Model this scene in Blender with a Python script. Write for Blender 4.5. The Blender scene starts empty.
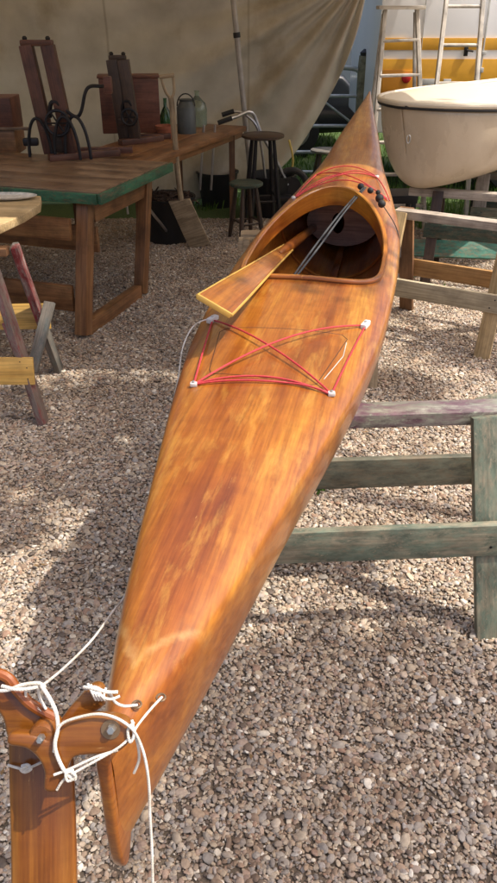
import bpy, bmesh, math, random
from mathutils import Vector, Matrix, noise
rnd = random.Random(7)
C = bpy.context.scene.collection
R = math.radians
# ---------------------------------------------------------------- camera
H, PITCH, FPX = 1.70, R(30.15), 760.0
cam = bpy.data.objects.new('camera', bpy.data.cameras.new('camera')); C.objects.link(cam)
cam.location = (0, 0, H); cam.rotation_euler = (R(90) - PITCH, 0, 0)
cam.data.sensor_fit = 'VERTICAL'; cam.data.sensor_height = 36; cam.data.sensor_width = 36
cam.data.lens = FPX / 883 * 36; cam.data.clip_start = .02; cam.data.clip_end = 400
bpy.context.scene.camera = cam
# ---------------------------------------------------------------- sky, sun, exposure
SUN_AZ, SUN_EL = 103.0, 60.0
w = bpy.data.worlds.new('World'); bpy.context.scene.world = w; w.use_nodes = True
nt = w.node_tree; bg = nt.nodes['Background']; sky = nt.nodes.new('ShaderNodeTexSky')
sky.sky_type = 'NISHITA'; sky.sun_disc = False; sky.sun_elevation = R(SUN_EL); sky.sun_rotation = R(SUN_AZ)
sky.air_density = .8; sky.dust_density = 6.0; sky.ozone_density = .2
nt.links.new(sky.outputs[0], bg.inputs[0]); bg.inputs[1].default_value = 0.15
sd = bpy.data.lights.new('sun', 'SUN'); sd.energy = 3.5; sd.angle = R(.6); sd.color = (1, .93, .82)
sun = bpy.data.objects.new('sun', sd); C.objects.link(sun)
SDIR = Vector((math.sin(R(SUN_AZ)) * math.cos(R(SUN_EL)), math.cos(R(SUN_AZ)) * math.cos(R(SUN_EL)), math.sin(R(SUN_EL))))
sun.rotation_euler = SDIR.to_track_quat('Z', 'Y').to_euler(); sun.location = (8, 0, 9)
vs = bpy.context.scene.view_settings
vs.view_transform = 'Standard'; vs.look = 'None'; vs.gamma = 1; vs.exposure = 0.60
# ---------------------------------------------------------------- layout helpers (metres from picture measurements)
cP, sP = math.cos(PITCH), math.sin(PITCH)
def P(x, y, z):
    a = (x - 248.5) / FPX; b = (441.5 - y) / FPX; D = (H - z) / (sP - b * cP)
    return Vector((a * D, D * (cP + b * sP), z))
def PY(x, y, Y):
    a = (x - 248.5) / FPX; b = (441.5 - y) / FPX; D = Y / (cP + b * sP)
    return Vector((a * D, Y, H - D * (sP - b * cP)))
def PD(x, y, D):
    a = (x - 248.5) / FPX; b = (441.5 - y) / FPX
    return Vector((a * D, D * (cP + b * sP), H - D * (sP - b * cP)))
# ---------------------------------------------------------------- materials
def newmat(name):
    m = bpy.data.materials.new(name); m.use_nodes = True
    t = m.node_tree; return m, t, t.nodes['Principled BSDF']
def N(t, kind, **kw):
    n = t.nodes.new(kind)
    for k, v in kw.items():
        if k.startswith('i_'): n.inputs[k[2:].replace('_', ' ')].default_value = v
        else: setattr(n, k, v)
    return n
def ramp(t, fac, stops, interp='LINEAR'):
    r = t.nodes.new('ShaderNodeValToRGB'); r.color_ramp.interpolation = interp
    e = r.color_ramp.elements
    while len(e) < len(stops): e.new(.5)
    for i, (p, c) in enumerate(stops):
        e[i].position = p; e[i].color = (*c, 1) if len(c) == 3 else c
    t.links.new(fac, r.inputs[0]); return r
def mixc(t, fac, a, b, mode='MIX'):
    m = t.nodes.new('ShaderNodeMix'); m.data_type = 'RGBA'; m.blend_type = mode
    for s, v in ((0, fac), (6, a), (7, b)):
        if hasattr(v, 'links'): t.links.new(v, m.inputs[s])
        elif s == 0: m.inputs[0].default_value = v
        else: m.inputs[s].default_value = (*v, 1)
    return m.outputs[2]
def gco(t, scale=(1, 1, 1), loc=(0, 0, 0)):
    a = N(t, 'ShaderNodeAttribute', attribute_name='gco')
    m = N(t, 'ShaderNodeMapping'); m.inputs['Scale'].default_value = scale; m.inputs['Location'].default_value = loc
    t.links.new(a.outputs['Vector'], m.inputs['Vector']); return m.outputs[0]
def noi(t, vec, scale, detail=4, rough=.55, dist=0):
    n = N(t, 'ShaderNodeTexNoise'); n.inputs['Scale'].default_value = scale; n.inputs['Detail'].default_value = detail
    n.inputs['Roughness'].default_value = rough; n.inputs['Distortion'].default_value = dist
    t.links.new(vec, n.inputs['Vector']); return n.outputs['Fac']
def bump(t, b, h, strength, dist=.002):
    n = N(t, 'ShaderNodeBump'); n.inputs['Strength'].default_value = strength; n.inputs['Distance'].default_value = dist
    t.links.new(h, n.inputs['Height']); t.links.new(n.outputs[0], b.inputs['Normal'])
def wood(name, c1, c2, c3, rough=.6, coat=0, paint=None, wear=.5, grain=1.0, dirt=.5):
    m, t, b = newmat(name)
    v = gco(t, (1.3 * grain, 11 * grain, 11 * grain)); n1 = noi(t, v, 1.6, 6, .6, .5)
    base = ramp(t, n1, [(.3, c1), (.5, c2), (.7, c3)]).outputs[0]
    v2 = gco(t, (5, 120, 120)); n2 = noi(t, v2, 1, 3)
    fine = ramp(t, n2, [(.35, (.68, .66, .64)), (.6, (1, 1, 1))]).outputs[0]
    col = mixc(t, 1, base, fine, 'MULTIPLY')
    n3 = noi(t, gco(t), 7, 6, .65)
    dt = ramp(t, n3, [(.3, (1 - dirt,) * 3), (.55, (1, 1, 1))]).outputs[0]
    col = mixc(t, 1, col, dt, 'MULTIPLY')
    if paint:
        pn = noi(t, gco(t, (4, 12, 12)), 2.2, 10, .74, .4); pm = ramp(t, pn, [(wear - .08, (1, 1, 1)), (wear + .09, (.15, .15, .15))]).outputs[0]
        pt = noi(t, gco(t, (2.5, 7, 7)), 4, 8, .7)
        pv = mixc(t, ramp(t, pt, [(.38, (0, 0, 0)), (.6, (1, 1, 1))]).outputs[0], tuple(x * .5 for x in paint), tuple(x * 1.25 for x in paint))
        ch = noi(t, gco(t, (9, 20, 20)), 5, 6, .75); pm = mixc(t, 1, pm, ramp(t, ch, [(.56, (1, 1, 1)), (.63, (0, 0, 0))]).outputs[0], 'MULTIPLY')
        col = mixc(t, pm, col, pv)
    t.links.new(col, b.inputs['Base Color'])
    b.inputs['Roughness'].default_value = rough
    if coat: b.inputs['Coat Weight'].default_value = coat; b.inputs['Coat Roughness'].default_value = .22
    bump(t, b, n2, .35, .0012)
    return m
V = Vector
def plain(name, c, rough=.5, metal=0, var=.25, scale=12, bmp=0, coat=0):
    m, t, b = newmat(name); n = noi(t, gco(t), scale, 5, .6)
    col = ramp(t, n, [(.3, tuple(x * (1 - var) for x in c)), (.7, tuple(min(1, x * (1 + var * .6)) for x in c))]).outputs[0]
    t.links.new(col, b.inputs['Base Color']); b.inputs['Roughness'].default_value = rough; b.inputs['Metallic'].default_value = metal
    if coat: b.inputs['Coat Weight'].default_value = coat; b.inputs['Coat Roughness'].default_value = .1
    if bmp: bump(t, b, n, bmp, .003)
    return m
def make_varnish(name, tone=1.0, yellow=1.0, deck=False):
    m, t, b = newmat(name); k = tone
    big = noi(t, gco(t, (.8, 7, 2.5)), 1.9, 6, .58, .25)
    base = ramp(t, big, [(.28, (.19 * k, .045 * k, .007 * k)), (.42, (.29 * k, .082 * k, .010 * k)), (.56, (.38 * k, .132 * k, .015 * k)), (.74, (.53 * k * yellow, .25 * k * yellow, .034 * k))]).outputs[0]
    figure = noi(t, gco(t, (2.6, 46, 14)), 1, 8, .66, .35)
    f = ramp(t, figure, [(.33, (.72, .64, .56)), (.52, (1, 1, 1)), (.72, (1.14, 1.18, 1.12))]).outputs[0]
    col = mixc(t, 1, base, f, 'MULTIPLY')
    cross = noi(t, gco(t, (24, 9, 9)), 1, 6, .62, .6)                      # curl across the grain
    f2 = ramp(t, cross, [(.35, (.84, .80, .76)), (.62, (1.05, 1.05, 1.05))]).outputs[0]
    col = mixc(t, .8, col, f2, 'MULTIPLY')
    fine = noi(t, gco(t, (7, 220, 90)), 1, 2)
    col = mixc(t, .6, col, ramp(t, fine, [(.35, (.6, .5, .42)), (.6, (1, 1, 1))]).outputs[0], 'MULTIPLY')
    scr = noi(t, gco(t, (9, 70, 20)), 2.6, 9, .82, 1.2)
    sm = ramp(t, scr, [(.63, (0, 0, 0)), (.68, (.55, .55, .55))]).outputs[0]
    col = mixc(t, sm, col, (.66, .42, .16))
    if deck:
        # blotches of thinner varnish, reddish edges and the V-shaped glue scarf near the stern
        bl = noi(t, gco(t, (2.0, 9, 1)), 2.6, 9, .72, .25)
        col = mixc(t, ramp(t, bl, [(.52, (0, 0, 0)), (.68, (.42, .42, .42))]).outputs[0], col, (.58, .32, .06))
        col = mixc(t, ramp(t, bl, [(.30, (.5, .5, .5)), (.46, (0, 0, 0))]).outputs[0], col, (.21, .045, .008))
        a = N(t, 'ShaderNodeAttribute', attribute_name='gco'); sp = N(t, 'ShaderNodeSeparateXYZ'); t.links.new(a.outputs['Vector'], sp.inputs[0])
        def mth(op, x, y):
            m_ = N(t, 'ShaderNodeMath', operation=op)
            for i_, q in enumerate((x, y)):
                if hasattr(q, 'links'): t.links.new(q, m_.inputs[i_])
                elif q is not None: m_.inputs[i_].default_value = q
            return m_.outputs[0]
        wob = mth('MULTIPLY', mth('SUBTRACT', noi(t, gco(t), 22, 4, .6), .5), .05)
        av = mth('ABSOLUTE', mth('ADD', sp.outputs[1], .005), None)
        du = mth('ABSOLUTE', mth('ADD', mth('SUBTRACT', mth('SUBTRACT', sp.outputs[0], .135), mth('MULTIPLY', av, 1.4)), wob), None)
        line = ramp(t, du, [(.002, (.28, .28, .28)), (.016, (0, 0, 0))]).outputs[0]
        lim = ramp(t, sp.outputs[0], [(.21, (1, 1, 1)), (.25, (0, 0, 0))]).outputs[0]
        col = mixc(t, mixc(t, 1, mixc(t, 1, line, lim, 'MULTIPLY'), ramp(t, noi(t, gco(t), 30, 5, .7), [(.35, (.2, .2, .2)), (.6, (1, 1, 1))]).outputs[0], 'MULTIPLY'), col, (.68, .46, .18))
    t.links.new(col, b.inputs['Base Color'])
    rn = noi(t, gco(t, (3, 6, 6)), 4, 6, .7)
    rr = ramp(t, rn, [(.3, (.28,) * 3), (.7, (.50,) * 3)]).outputs[0]
    t.links.new(rr, b.inputs['Roughness'])
    b.inputs['Coat Weight'].default_value = .6; b.inputs['Coat Roughness'].default_value = .13
    bump(t, b, noi(t, gco(t, (2, 5, 5)), 9, 5, .6), .22, .002)
    return m
def rope_mat():
    m, t, b = newmat('white_cord'); n = noi(t, gco(t), 40, 4, .6)
    t.links.new(ramp(t, n, [(.35, (.50, .45, .38)), (.6, (.74, .71, .66))]).outputs[0], b.inputs['Base Color']); b.inputs['Roughness'].default_value = .85
    w_ = N(t, 'ShaderNodeTexWave', bands_direction='DIAGONAL'); w_.inputs['Scale'].default_value = 190; w_.inputs['Distortion'].default_value = .6
    t.links.new(gco(t), w_.inputs['Vector']); bump(t, b, w_.outputs['Fac'], .35, .0008); return m
M = {}
M['varnish'] = make_varnish('varnished_plywood')
M['varnish_dark'] = make_varnish('varnished_inside', 1.05, .8)
M['deck'] = make_varnish('varnished_deck', 1.0, 1.0, True)
M['rim'] = make_varnish('varnished_rim', 1.15, 1.1)
M['rudderwood'] = make_varnish('rudder_varnish', .6, .8)
M['paddlewood'] = make_varnish('paddle_varnish', .9, 1.0)
M['paddle_edge'] = plain('pale_varnish_edge', (.56, .34, .075), .35, coat=.4)
M['bench'] = wood('bench_top', (.15, .085, .05), (.26, .16, .09), (.36, .24, .15), .36, dirt=.6)
M['bench_warm'] = wood('bench_warm', (.15, .065, .028), (.27, .125, .05), (.34, .18, .075), .42, dirt=.5)
M['green_edge'] = wood('green_edge', (.12, .08, .05), (.2, .12, .06), (.2, .12, .06), .6, paint=(.03, .12, .06), wear=.60)
M['green_paint'] = wood('green_paint', (.20, .17, .12), (.32, .27, .19), (.38, .33, .24), .6, paint=(.125, .155, .115), wear=.51)
M['green_brown'] = wood('green_brown', (.16, .12, .08), (.22, .17, .11), (.28, .22, .15), .6, paint=(.13, .13, .095), wear=.55)
M['purple_paint'] = wood('faded_purple', (.17, .22, .17), (.30, .31, .24), (.42, .42, .36), .4, paint=(.14, .075, .095), wear=.50, coat=.3)
M['teal_paint'] = wood('teal_paint', (.2, .16, .1), (.26, .2, .12), (.3, .24, .16), .6, paint=(.05, .20, .15), wear=.54)
M['darkgreen'] = wood('dark_green', (.1, .08, .05), (.14, .11, .07), (.17, .13, .09), .6, paint=(.03, .06, .045), wear=.55)
M['bleached'] = wood('bleached_pine', (.36, .31, .26), (.52, .45, .38), (.60, .54, .46), .7, dirt=.45)
M['pine'] = wood('pale_pine', (.42, .29, .14), (.56, .40, .20), (.64, .48, .27), .6, dirt=.4)
M['darkpine'] = wood('brown_pine', (.15, .07, .03), (.22, .11, .05), (.3, .16, .07), .55)
M['weathered'] = wood('weathered_pine', (.36, .30, .20), (.48, .41, .28), (.56, .49, .35), .65, dirt=.4)
M['warmpine'] = wood('warm_pine', (.36, .19, .07), (.48, .27, .10), (.56, .33, .14), .6, dirt=.3)
M['yellow_ply'] = wood('yellow_ply', (.62, .34, .07), (.74, .45, .12), (.78, .52, .18), .5, dirt=.25)
M['redleg'] = wood('red_paint_leg', (.25, .2, .18), (.33, .28, .25), (.38, .33, .3), .6, paint=(.20, .022, .025), wear=.54)
M['redworn'] = wood('red_worn_leg', (.13, .11, .09), (.20, .17, .14), (.28, .24, .20), .7, paint=(.19, .025, .03), wear=.44)
M['greyleg'] = wood('grey_worn_leg', (.13, .11, .09), (.20, .17, .14), (.28, .24, .20), .7, paint=(.11, .12, .11), wear=.45)
M['darkwood'] = wood('dark_oak', (.035, .022, .014), (.07, .04, .025), (.1, .06, .04), .5, coat=.1)
M['presswood'] = wood('press_wood', (.07, .028, .018), (.13, .05, .03), (.18, .08, .045), .5)
M['boxwood'] = wood('box_wood', (.10, .035, .02), (.16, .055, .032), (.2, .08, .05), .5)
M['spadewood'] = wood('spade_wood', (.28, .20, .12), (.42, .32, .20), (.50, .39, .26), .65)
M['ladder'] = wood('ladder_wood', (.42, .38, .33), (.58, .54, .48), (.68, .64, .58), .7)
M['iron'] = plain('black_iron', (.03, .028, .03), .45, .6)
M['black_plastic'] = plain('black_plastic', (.014, .014, .015), .45)
M['rubber'] = plain('black_rubber', (.02, .02, .02), .7)
M['steel'] = plain('steel', (.6, .6, .58), .3, .9)
M['brass'] = plain('bronze_washer', (.30, .20, .12), .4, .7)
M['chrome'] = plain('dull_chrome', (.5, .5, .5), .3, .9)
M['galv'] = plain('galvanised', (.42, .48, .52), .45, .3)
M['pole'] = plain('pole_aluminium', (.36, .33, .30), .5, .3)
M['rope'] = rope_mat()
M['red_cord'] = plain('red_cord', (.50, .035, .045), .6, var=.3, scale=250, bmp=.4)
M['grey_cord'] = plain('grey_cord', (.045, .05, .055), .55, var=.3, scale=200)
M['white_plastic'] = plain('white_plastic', (.75, .72, .70), .4)
M['seam'] = plain('dark_seam', (.035, .015, .008), .6)
M['ply_pink'] = wood('pinkish_ply', (.46, .32, .27), (.58, .42, .35), (.66, .50, .42), .35, coat=.25, dirt=.3)
def gel_mat():
    m, t, b = newmat('cream_gelcoat'); n = noi(t, gco(t, (1, 1, .5)), 2.5, 8, .65)
    col = ramp(t, n, [(.35, (.60, .49, .35)), (.6, (.71, .60, .45)), (.8, (.76, .66, .51))]).outputs[0]
    sc_ = noi(t, gco(t, (3, 3, 22)), 5, 6, .75, .8)
    col = mixc(t, ramp(t, sc_, [(.62, (0, 0, 0)), (.72, (.35, .35, .35))]).outputs[0], col, (.30, .22, .14))
    t.links.new(col, b.inputs['Base Color']); b.inputs['Coat Weight'].default_value = .3; b.inputs['Coat Roughness'].default_value = .1
    t.links.new(ramp(t, n, [(.3, (.2,) * 3), (.7, (.4,) * 3)]).outputs[0], b.inputs['Roughness']); return m
M['gel'] = gel_mat()
M['gel_top'] = plain('cream_deck', (.74, .66, .52), .3, var=.06, scale=3)
M['black_trim'] = plain('black_trim', (.02, .02, .02), .5)
M['white_paint'] = plain('white_paint', (.86, .87, .88), .35, var=.05, scale=2)
M['yellow_paint'] = plain('amber_paint', (.72, .37, .035), .35, var=.14, scale=6)
M['orange_paint'] = plain('orange_paint', (.60, .25, .02), .4, var=.2, scale=5)
M['red_disc'] = plain('red_reflector', (.45, .02, .02), .3)
M['grey_plate'] = plain('grey_plate', (.5, .5, .48), .5)
M['slate'] = plain('blue_grey_render', (.17, .19, .23), .7, var=.12, scale=1.5)
M['terracotta'] = plain('terracotta', (.32, .10, .05), .8)
M['galv_dark'] = plain('dark_tin', (.08, .09, .09), .5, .3)
M['enamel'] = plain('chipped_enamel', (.62, .58, .50), .5, var=.35, scale=40)
M['bark'] = plain('bark', (.09, .07, .05), .9, var=.5, scale=20, bmp=.8)
M['moss'] = plain('mossy_post', (.22, .21, .14), .9, var=.5, scale=20, bmp=.8)
M['debris'] = plain('brown_debris', (.07, .04, .025), .9, var=.5, scale=30)
M['car_black'] = plain('car_black', (.012, .013, .016), .25, var=.1, coat=.6)
def glass(name, c):
    m, t, b = newmat(name); b.inputs['Base Color'].default_value = (*c, 1); b.inputs['Transmission Weight'].default_value = .85
    b.inputs['Roughness'].default_value = .1; return m
M['green_glass'] = glass('green_glass', (.12, .3, .16)); M['clear_glass'] = glass('clear_glass', (.5, .62, .52))
M['car_glass'] = plain('car_glass', (.03, .035, .04), .08)
def canvas_mat():
    m, t, b = newmat('tent_canvas'); n = noi(t, gco(t), 2.2, 6, .6); n2 = noi(t, gco(t), 260, 2)
    col = ramp(t, n, [(.3, (.58, .52, .42)), (.6, (.74, .67, .56)), (.8, (.80, .74, .63))]).outputs[0]
    t.links.new(col, b.inputs['Base Color']); b.inputs['Roughness'].default_value = .9
    a = N(t, 'ShaderNodeAttribute', attribute_name='gco'); sp = N(t, 'ShaderNodeSeparateXYZ'); t.links.new(a.outputs['Vector'], sp.inputs[0])
    fr_ = N(t, 'ShaderNodeMath', operation='PINGPONG'); t.links.new(sp.outputs[0], fr_.inputs[0]); fr_.inputs[1].default_value = .62
    seam = ramp(t, fr_.outputs[0], [(.006, (.80, .78, .74)), (.012, (1, 1, 1))]).outputs[0]
    stn = ramp(t, noi(t, gco(t, (1.2, 1, .8)), 1.1, 8, .7), [(.35, (.80, .75, .66)), (.5, (1, 1, 1))]).outputs[0]
    col = mixc(t, 1, mixc(t, 1, col, seam, 'MULTIPLY'), stn, 'MULTIPLY'); t.links.new(col, b.inputs['Base Color'])
    bump(t, b, n2, .3, .001)
    tr = N(t, 'ShaderNodeBsdfTranslucent'); t.links.new(col, tr.inputs[0])
    mx = N(t, 'ShaderNodeMixShader'); mx.inputs[0].default_value = .48
    out = t.nodes['Material Output']
    t.links.new(b.outputs[0], mx.inputs[1]); t.links.new(tr.outputs[0], mx.inputs[2]); t.links.new(mx.outputs[0], out.inputs[0]); return m
M['canvas'] = canvas_mat()
def leaf_mat(name, a, bcol):
    m, t, b = newmat(name); g = N(t, 'ShaderNodeNewGeometry')
    col = ramp(t, g.outputs['Random Per Island'], [(0, a), (1, bcol)]).outputs[0]
    t.links.new(col, b.inputs['Base Color']); b.inputs['Roughness'].default_value = .55
    tr = N(t, 'ShaderNodeBsdfTranslucent'); t.links.new(col, tr.inputs[0])
    mx = N(t, 'ShaderNodeMixShader'); mx.inputs[0].default_value = .3
    t.links.new(b.outputs[0], mx.inputs[1]); t.links.new(tr.outputs[0], mx.inputs[2]); t.links.new(mx.outputs[0], t.nodes['Material Output'].inputs[0]); return m
M['leaf'] = leaf_mat('leaves', (.03, .07, .015), (.08, .14, .03))
M['grass'] = leaf_mat('grass_blades', (.05, .13, .015), (.16, .26, .05))
def ground_mat():
    m, t, b = newmat('soil_and_turf'); tc = N(t, 'ShaderNodeTexCoord'); v = tc.outputs['Object']
    n1 = noi(t, v, 60, 6, .7); n2 = noi(t, v, 1.5, 5, .6)
    soil = ramp(t, n1, [(.3, (.09, .068, .05)), (.6, (.18, .138, .10)), (.75, (.28, .22, .165))]).outputs[0]
    gr = ramp(t, n1, [(.3, (.025, .05, .012)), (.7, (.08, .13, .03))]).outputs[0]
    sep = N(t, 'ShaderNodeSeparateXYZ'); t.links.new(v, sep.inputs[0])
    ad = N(t, 'ShaderNodeMath', operation='ADD'); ml = N(t, 'ShaderNodeMath', operation='MULTIPLY'); t.links.new(n2, ml.inputs[0]); ml.inputs[1].default_value = 1.2
    t.links.new(sep.outputs[1], ad.inputs[0]); t.links.new(ml.outputs[0], ad.inputs[1])
    mr = N(t, 'ShaderNodeMapRange'); mr.inputs[1].default_value = 6.9; mr.inputs[2].default_value = 7.3; t.links.new(ad.outputs[0], mr.inputs[0])
    t.links.new(mixc(t, mr.outputs[0], soil, gr), b.inputs['Base Color']); b.inputs['Roughness'].default_value = .95
    bump(t, b, n1, .6, .01); return m
M['ground'] = ground_mat()
def pebble_mat():
    m, t, b = newmat('river_pebbles')
    a = N(t, 'ShaderNodeAttribute', attribute_name='tone', attribute_type='INSTANCER')
    r = ramp(t, a.outputs['Fac'], [(0, (.10, .078, .062)), (.08, (.22, .155, .11)), (.20, (.35, .26, .18)), (.32, (.23, .212, .195)), (.44, (.43, .345, .245)), (.56, (.30, .275, .25)), (.68, (.48, .395, .29)), (.76, (.28, .175, .12)), (.84, (.36, .335, .31)), (.90, (.38, .27, .20)), (.96, (.57, .51, .41)), (1, (.72, .68, .60))]).outputs[0]
    tc = N(t, 'ShaderNodeTexCoord'); n = noi(t, tc.outputs['Object'], 2.5, 5, .65)
    f = ramp(t, n, [(.3, (.80, .76, .75)), (.6, (1.12, 1.12, 1.11))]).outputs[0]
    ge = N(t, 'ShaderNodeNewGeometry'); pn = noi(t, ge.outputs['Position'], 2.1, 5, .6)
    f = mixc(t, 1, f, ramp(t, pn, [(.36, (.80, .77, .74)), (.56, (1.1, 1.1, 1.1))]).outputs[0], 'MULTIPLY')
    t.links.new(mixc(t, 1, r, f, 'MULTIPLY'), b.inputs['Base Color']); b.inputs['Roughness'].default_value = .75
    return m
M['pebble'] = pebble_mat()
# ---------------------------------------------------------------- mesh helpers
class MB:
    def __init__(s):
        s.bm = bmesh.new(); s.g = s.bm.verts.layers.float_vector.new('gco')
    def absorb(s, src, mat4=None, off=None, swap=False):
        """copy a temporary bmesh whose vertex positions are the grain coordinates"""
        off = off or Vector((rnd.uniform(-9, 9), rnd.uniform(-9, 9), rnd.uniform(-9, 9)))
        mp = {}
        for v in src.verts:
            n = s.bm.verts.new(mat4 @ v.co if mat4 else v.co); n[s.g] = (V((v.co.y, v.co.x, v.co.z)) if swap else v.co) + off; mp[v] = n
        for f in src.faces:
            try:
                nf = s.bm.faces.new([mp[v] for v in f.verts]); nf.smooth = f.smooth
            except ValueError: pass
        src.free(); return s
    def box(s, c, size, rot=None, bev=.004, taper=None, smooth=False):
        b = bmesh.new(); bmesh.ops.create_cube(b, size=1)
        for v in b.verts:
            v.co = Vector((v.co.x * size[0], v.co.y * size[1], v.co.z * size[2]))
            if taper and v.co.z > 0: v.co.x *= taper; v.co.y *= taper
        if bev: bmesh.ops.bevel(b, geom=b.edges[:], offset=min(bev, min(size) * .3), segments=2, affect='EDGES', profile=.6)
        m = Matrix.Translation(c) @ (rot.to_4x4() if rot else Matrix.Identity(4))
        return s.absorb(b, m)
    def beam(s, p0, p1, wd, th, up=(0, 0, 1), bev=.004, ext=0):
        """bar p0->p1, wd across, th along up"""
        p0, p1 = Vector(p0), Vector(p1); d = (p1 - p0); L = d.length + 2 * ext; d.normalize(); up = Vector(up)
        y = up.cross(d).normalized(); z = d.cross(y).normalized()
        m = Matrix((d, y, z)).transposed()
        return s.box((p0 + p1) / 2, (L, wd, th), m, bev)
    def tube(s, pts, r, seg=8, r1=None, closed=False, smooth_n=0):
        pts = [Vector(p) for p in pts]
        if smooth_n: pts = catmull(pts, smooth_n)
        n = len(pts); rings = []; b = bmesh.new(); L = 0; prev = None; gl = []
        for i, p in enumerate(pts):
            if i: L += (p - pts[i - 1]).length
            tq = (pts[min(i + 1, n - 1)] - pts[max(i - 1, 0)])
            tq = tq.normalized() if tq.length > 1e-9 else Vector((0, 0, 1))
            if prev is None: a = tq.orthogonal().normalized()
            else:
                a = prev - tq * prev.dot(tq); a = a.normalized() if a.length > 1e-6 else tq.orthogonal().normalized()
            prev = a; c2 = tq.cross(a)
            rr = r if r1 is None else r + (r1 - r) * i / (n - 1)
            if callable(r): rr = r(i / (n - 1))
            ring = []
            for k in range(seg):
                an = 2 * math.pi * k / seg; ring.append(s.bm.verts.new(p + (a * math.cos(an) + c2 * math.sin(an)) * rr))
                ring[-1][s.g] = Vector((L, rr * math.cos(an), rr * math.sin(an))) + pts[0]
            rings.append(ring)
        for i in range(n - 1):
            for k in range(seg):
                f = s.bm.faces.new((rings[i][k], rings[i][(k + 1) % seg], rings[i + 1][(k + 1) % seg], rings[i + 1][k])); f.smooth = True
        b.free()
        for rg in (rings[0][::-1], rings[-1]):
            try: s.bm.faces.new(rg)
            except ValueError: pass
        return s
    def lathe(s, prof, base, seg=20, axis=None):
        """prof = [(r, z)...] around z at base"""
        m = Matrix.Translation(base) @ (axis.to_4x4() if axis else Matrix.Identity(4)); rings = []
        for r, z in prof:
            ring = []
            for k in range(seg):
                an = 2 * math.pi * k / seg; q = Vector((r * math.cos(an), r * math.sin(an), z)); v = s.bm.verts.new(m @ q); v[s.g] = q + Vector(base); ring.append(v)
            rings.append(ring)
        for i in range(len(prof) - 1):
            for k in range(seg):
                f = s.bm.faces.new((rings[i][k], rings[i][(k + 1) % seg], rings[i + 1][(k + 1) % seg], rings[i + 1][k])); f.smooth = True
        for rg in (rings[0][::-1], rings[-1]): s.bm.faces.new(rg)
        return s
    def prism(s, outline, frame, th, bev=.003, smooth=0, swap=False):
        """outline 2D in frame (4x4 matrix, z = thickness direction)"""
        o = [Vector((x, y, 0)) for x, y in outline]
        if smooth: o = catmull(o, smooth, True)
        b = bmesh.new(); vs_ = [b.verts.new((p.x, p.y, -th / 2)) for p in o]; f = b.faces.new(vs_)
        r = bmesh.ops.extrude_face_region(b, geom=[f])
        for e in r['geom']:
            if isinstance(e, bmesh.types.BMVert): e.co.z += th
        bmesh.ops.recalc_face_normals(b, faces=b.faces[:])
        if bev:
            ed = [e for e in b.edges if abs(e.verts[0].co.z - e.verts[1].co.z) < 1e-6]
            bmesh.ops.bevel(b, geom=ed, offset=bev, segments=3, affect='EDGES', profile=.5)
        for f in b.faces: f.smooth = len(f.verts) <= 4
        return s.absorb(b, frame, swap=swap)
    def build(s, name, mat, parent=None, sharp=35, inherit=True):
        bmesh.ops.recalc_face_normals(s.bm, faces=s.bm.faces[:])
        me = bpy.data.meshes.new(name); s.bm.to_mesh(me); s.bm.free()
        mats = mat if isinstance(mat, (list, tuple)) else [mat]
        for m in mats: me.materials.append(m)
        try: me.set_sharp_from_angle(angle=R(sharp))
        except Exception: pass
        o = bpy.data.objects.new(name, me); C.objects.link(o)
        if parent:
            o.parent = parent
            if inherit:
                root = parent; T = Matrix.Identity(4); chain = []
                while root: chain.append(root); root = root.parent
                for q in reversed(chain): T = T @ (q.matrix_parent_inverse @ q.matrix_basis)
                o.matrix_parent_inverse = T.inverted()
        return o
def catmull(pts, n, closed=False):
    out = []; L = len(pts); rg = range(L if closed else L - 1)
    for i in rg:
        p0 = pts[(i - 1) % L] if closed or i > 0 else pts[0]; p1 = pts[i]; p2 = pts[(i + 1) % L]
        p3 = pts[(i + 2) % L] if closed or i + 2 < L else pts[-1]
        for k in range(n):
            t = k / n
            out.append(.5 * ((2 * p1) + (p2 - p0) * t + (2 * p0 - 5 * p1 + 4 * p2 - p3) * t * t + (3 * p1 - p0 - 3 * p2 + p3) * t ** 3))
    if not closed: out.append(pts[-1])
    return out
def tag(o, label=None, cat=None, group=None, kind=None):
    if label: o['label'] = label
    if cat: o['category'] = cat
    if group: o['group'] = group
    if kind: o['kind'] = kind
    return o
def empty(name, loc, rz=0, label=None, cat=None, group=None):
    o = bpy.data.objects.new(name, None); C.objects.link(o); o.location = loc; o.rotation_euler = (0, 0, rz); o.empty_display_size = .1
    return tag(o, label, cat, group)
V = Vector
def grid_mesh(nu, nv, fn, mb, closed_v=False):
    vs_ = []
    for i in range(nu + 1):
        row = []
        for j in range(nv + (0 if closed_v else 1)):
            p, g = fn(i / nu, j / nv); v = mb.bm.verts.new(p); v[mb.g] = g; row.append(v)
        vs_.append(row)
    for i in range(nu):
        for j in range(nv):
            a, b_, c_, d = vs_[i][j], vs_[i + 1][j], vs_[i + 1][(j + 1) % len(vs_[0])], vs_[i][(j + 1) % len(vs_[0])]
            try: f = mb.bm.faces.new((a, b_, c_, d)); f.smooth = True
            except ValueError: pass
    return vs_
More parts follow.
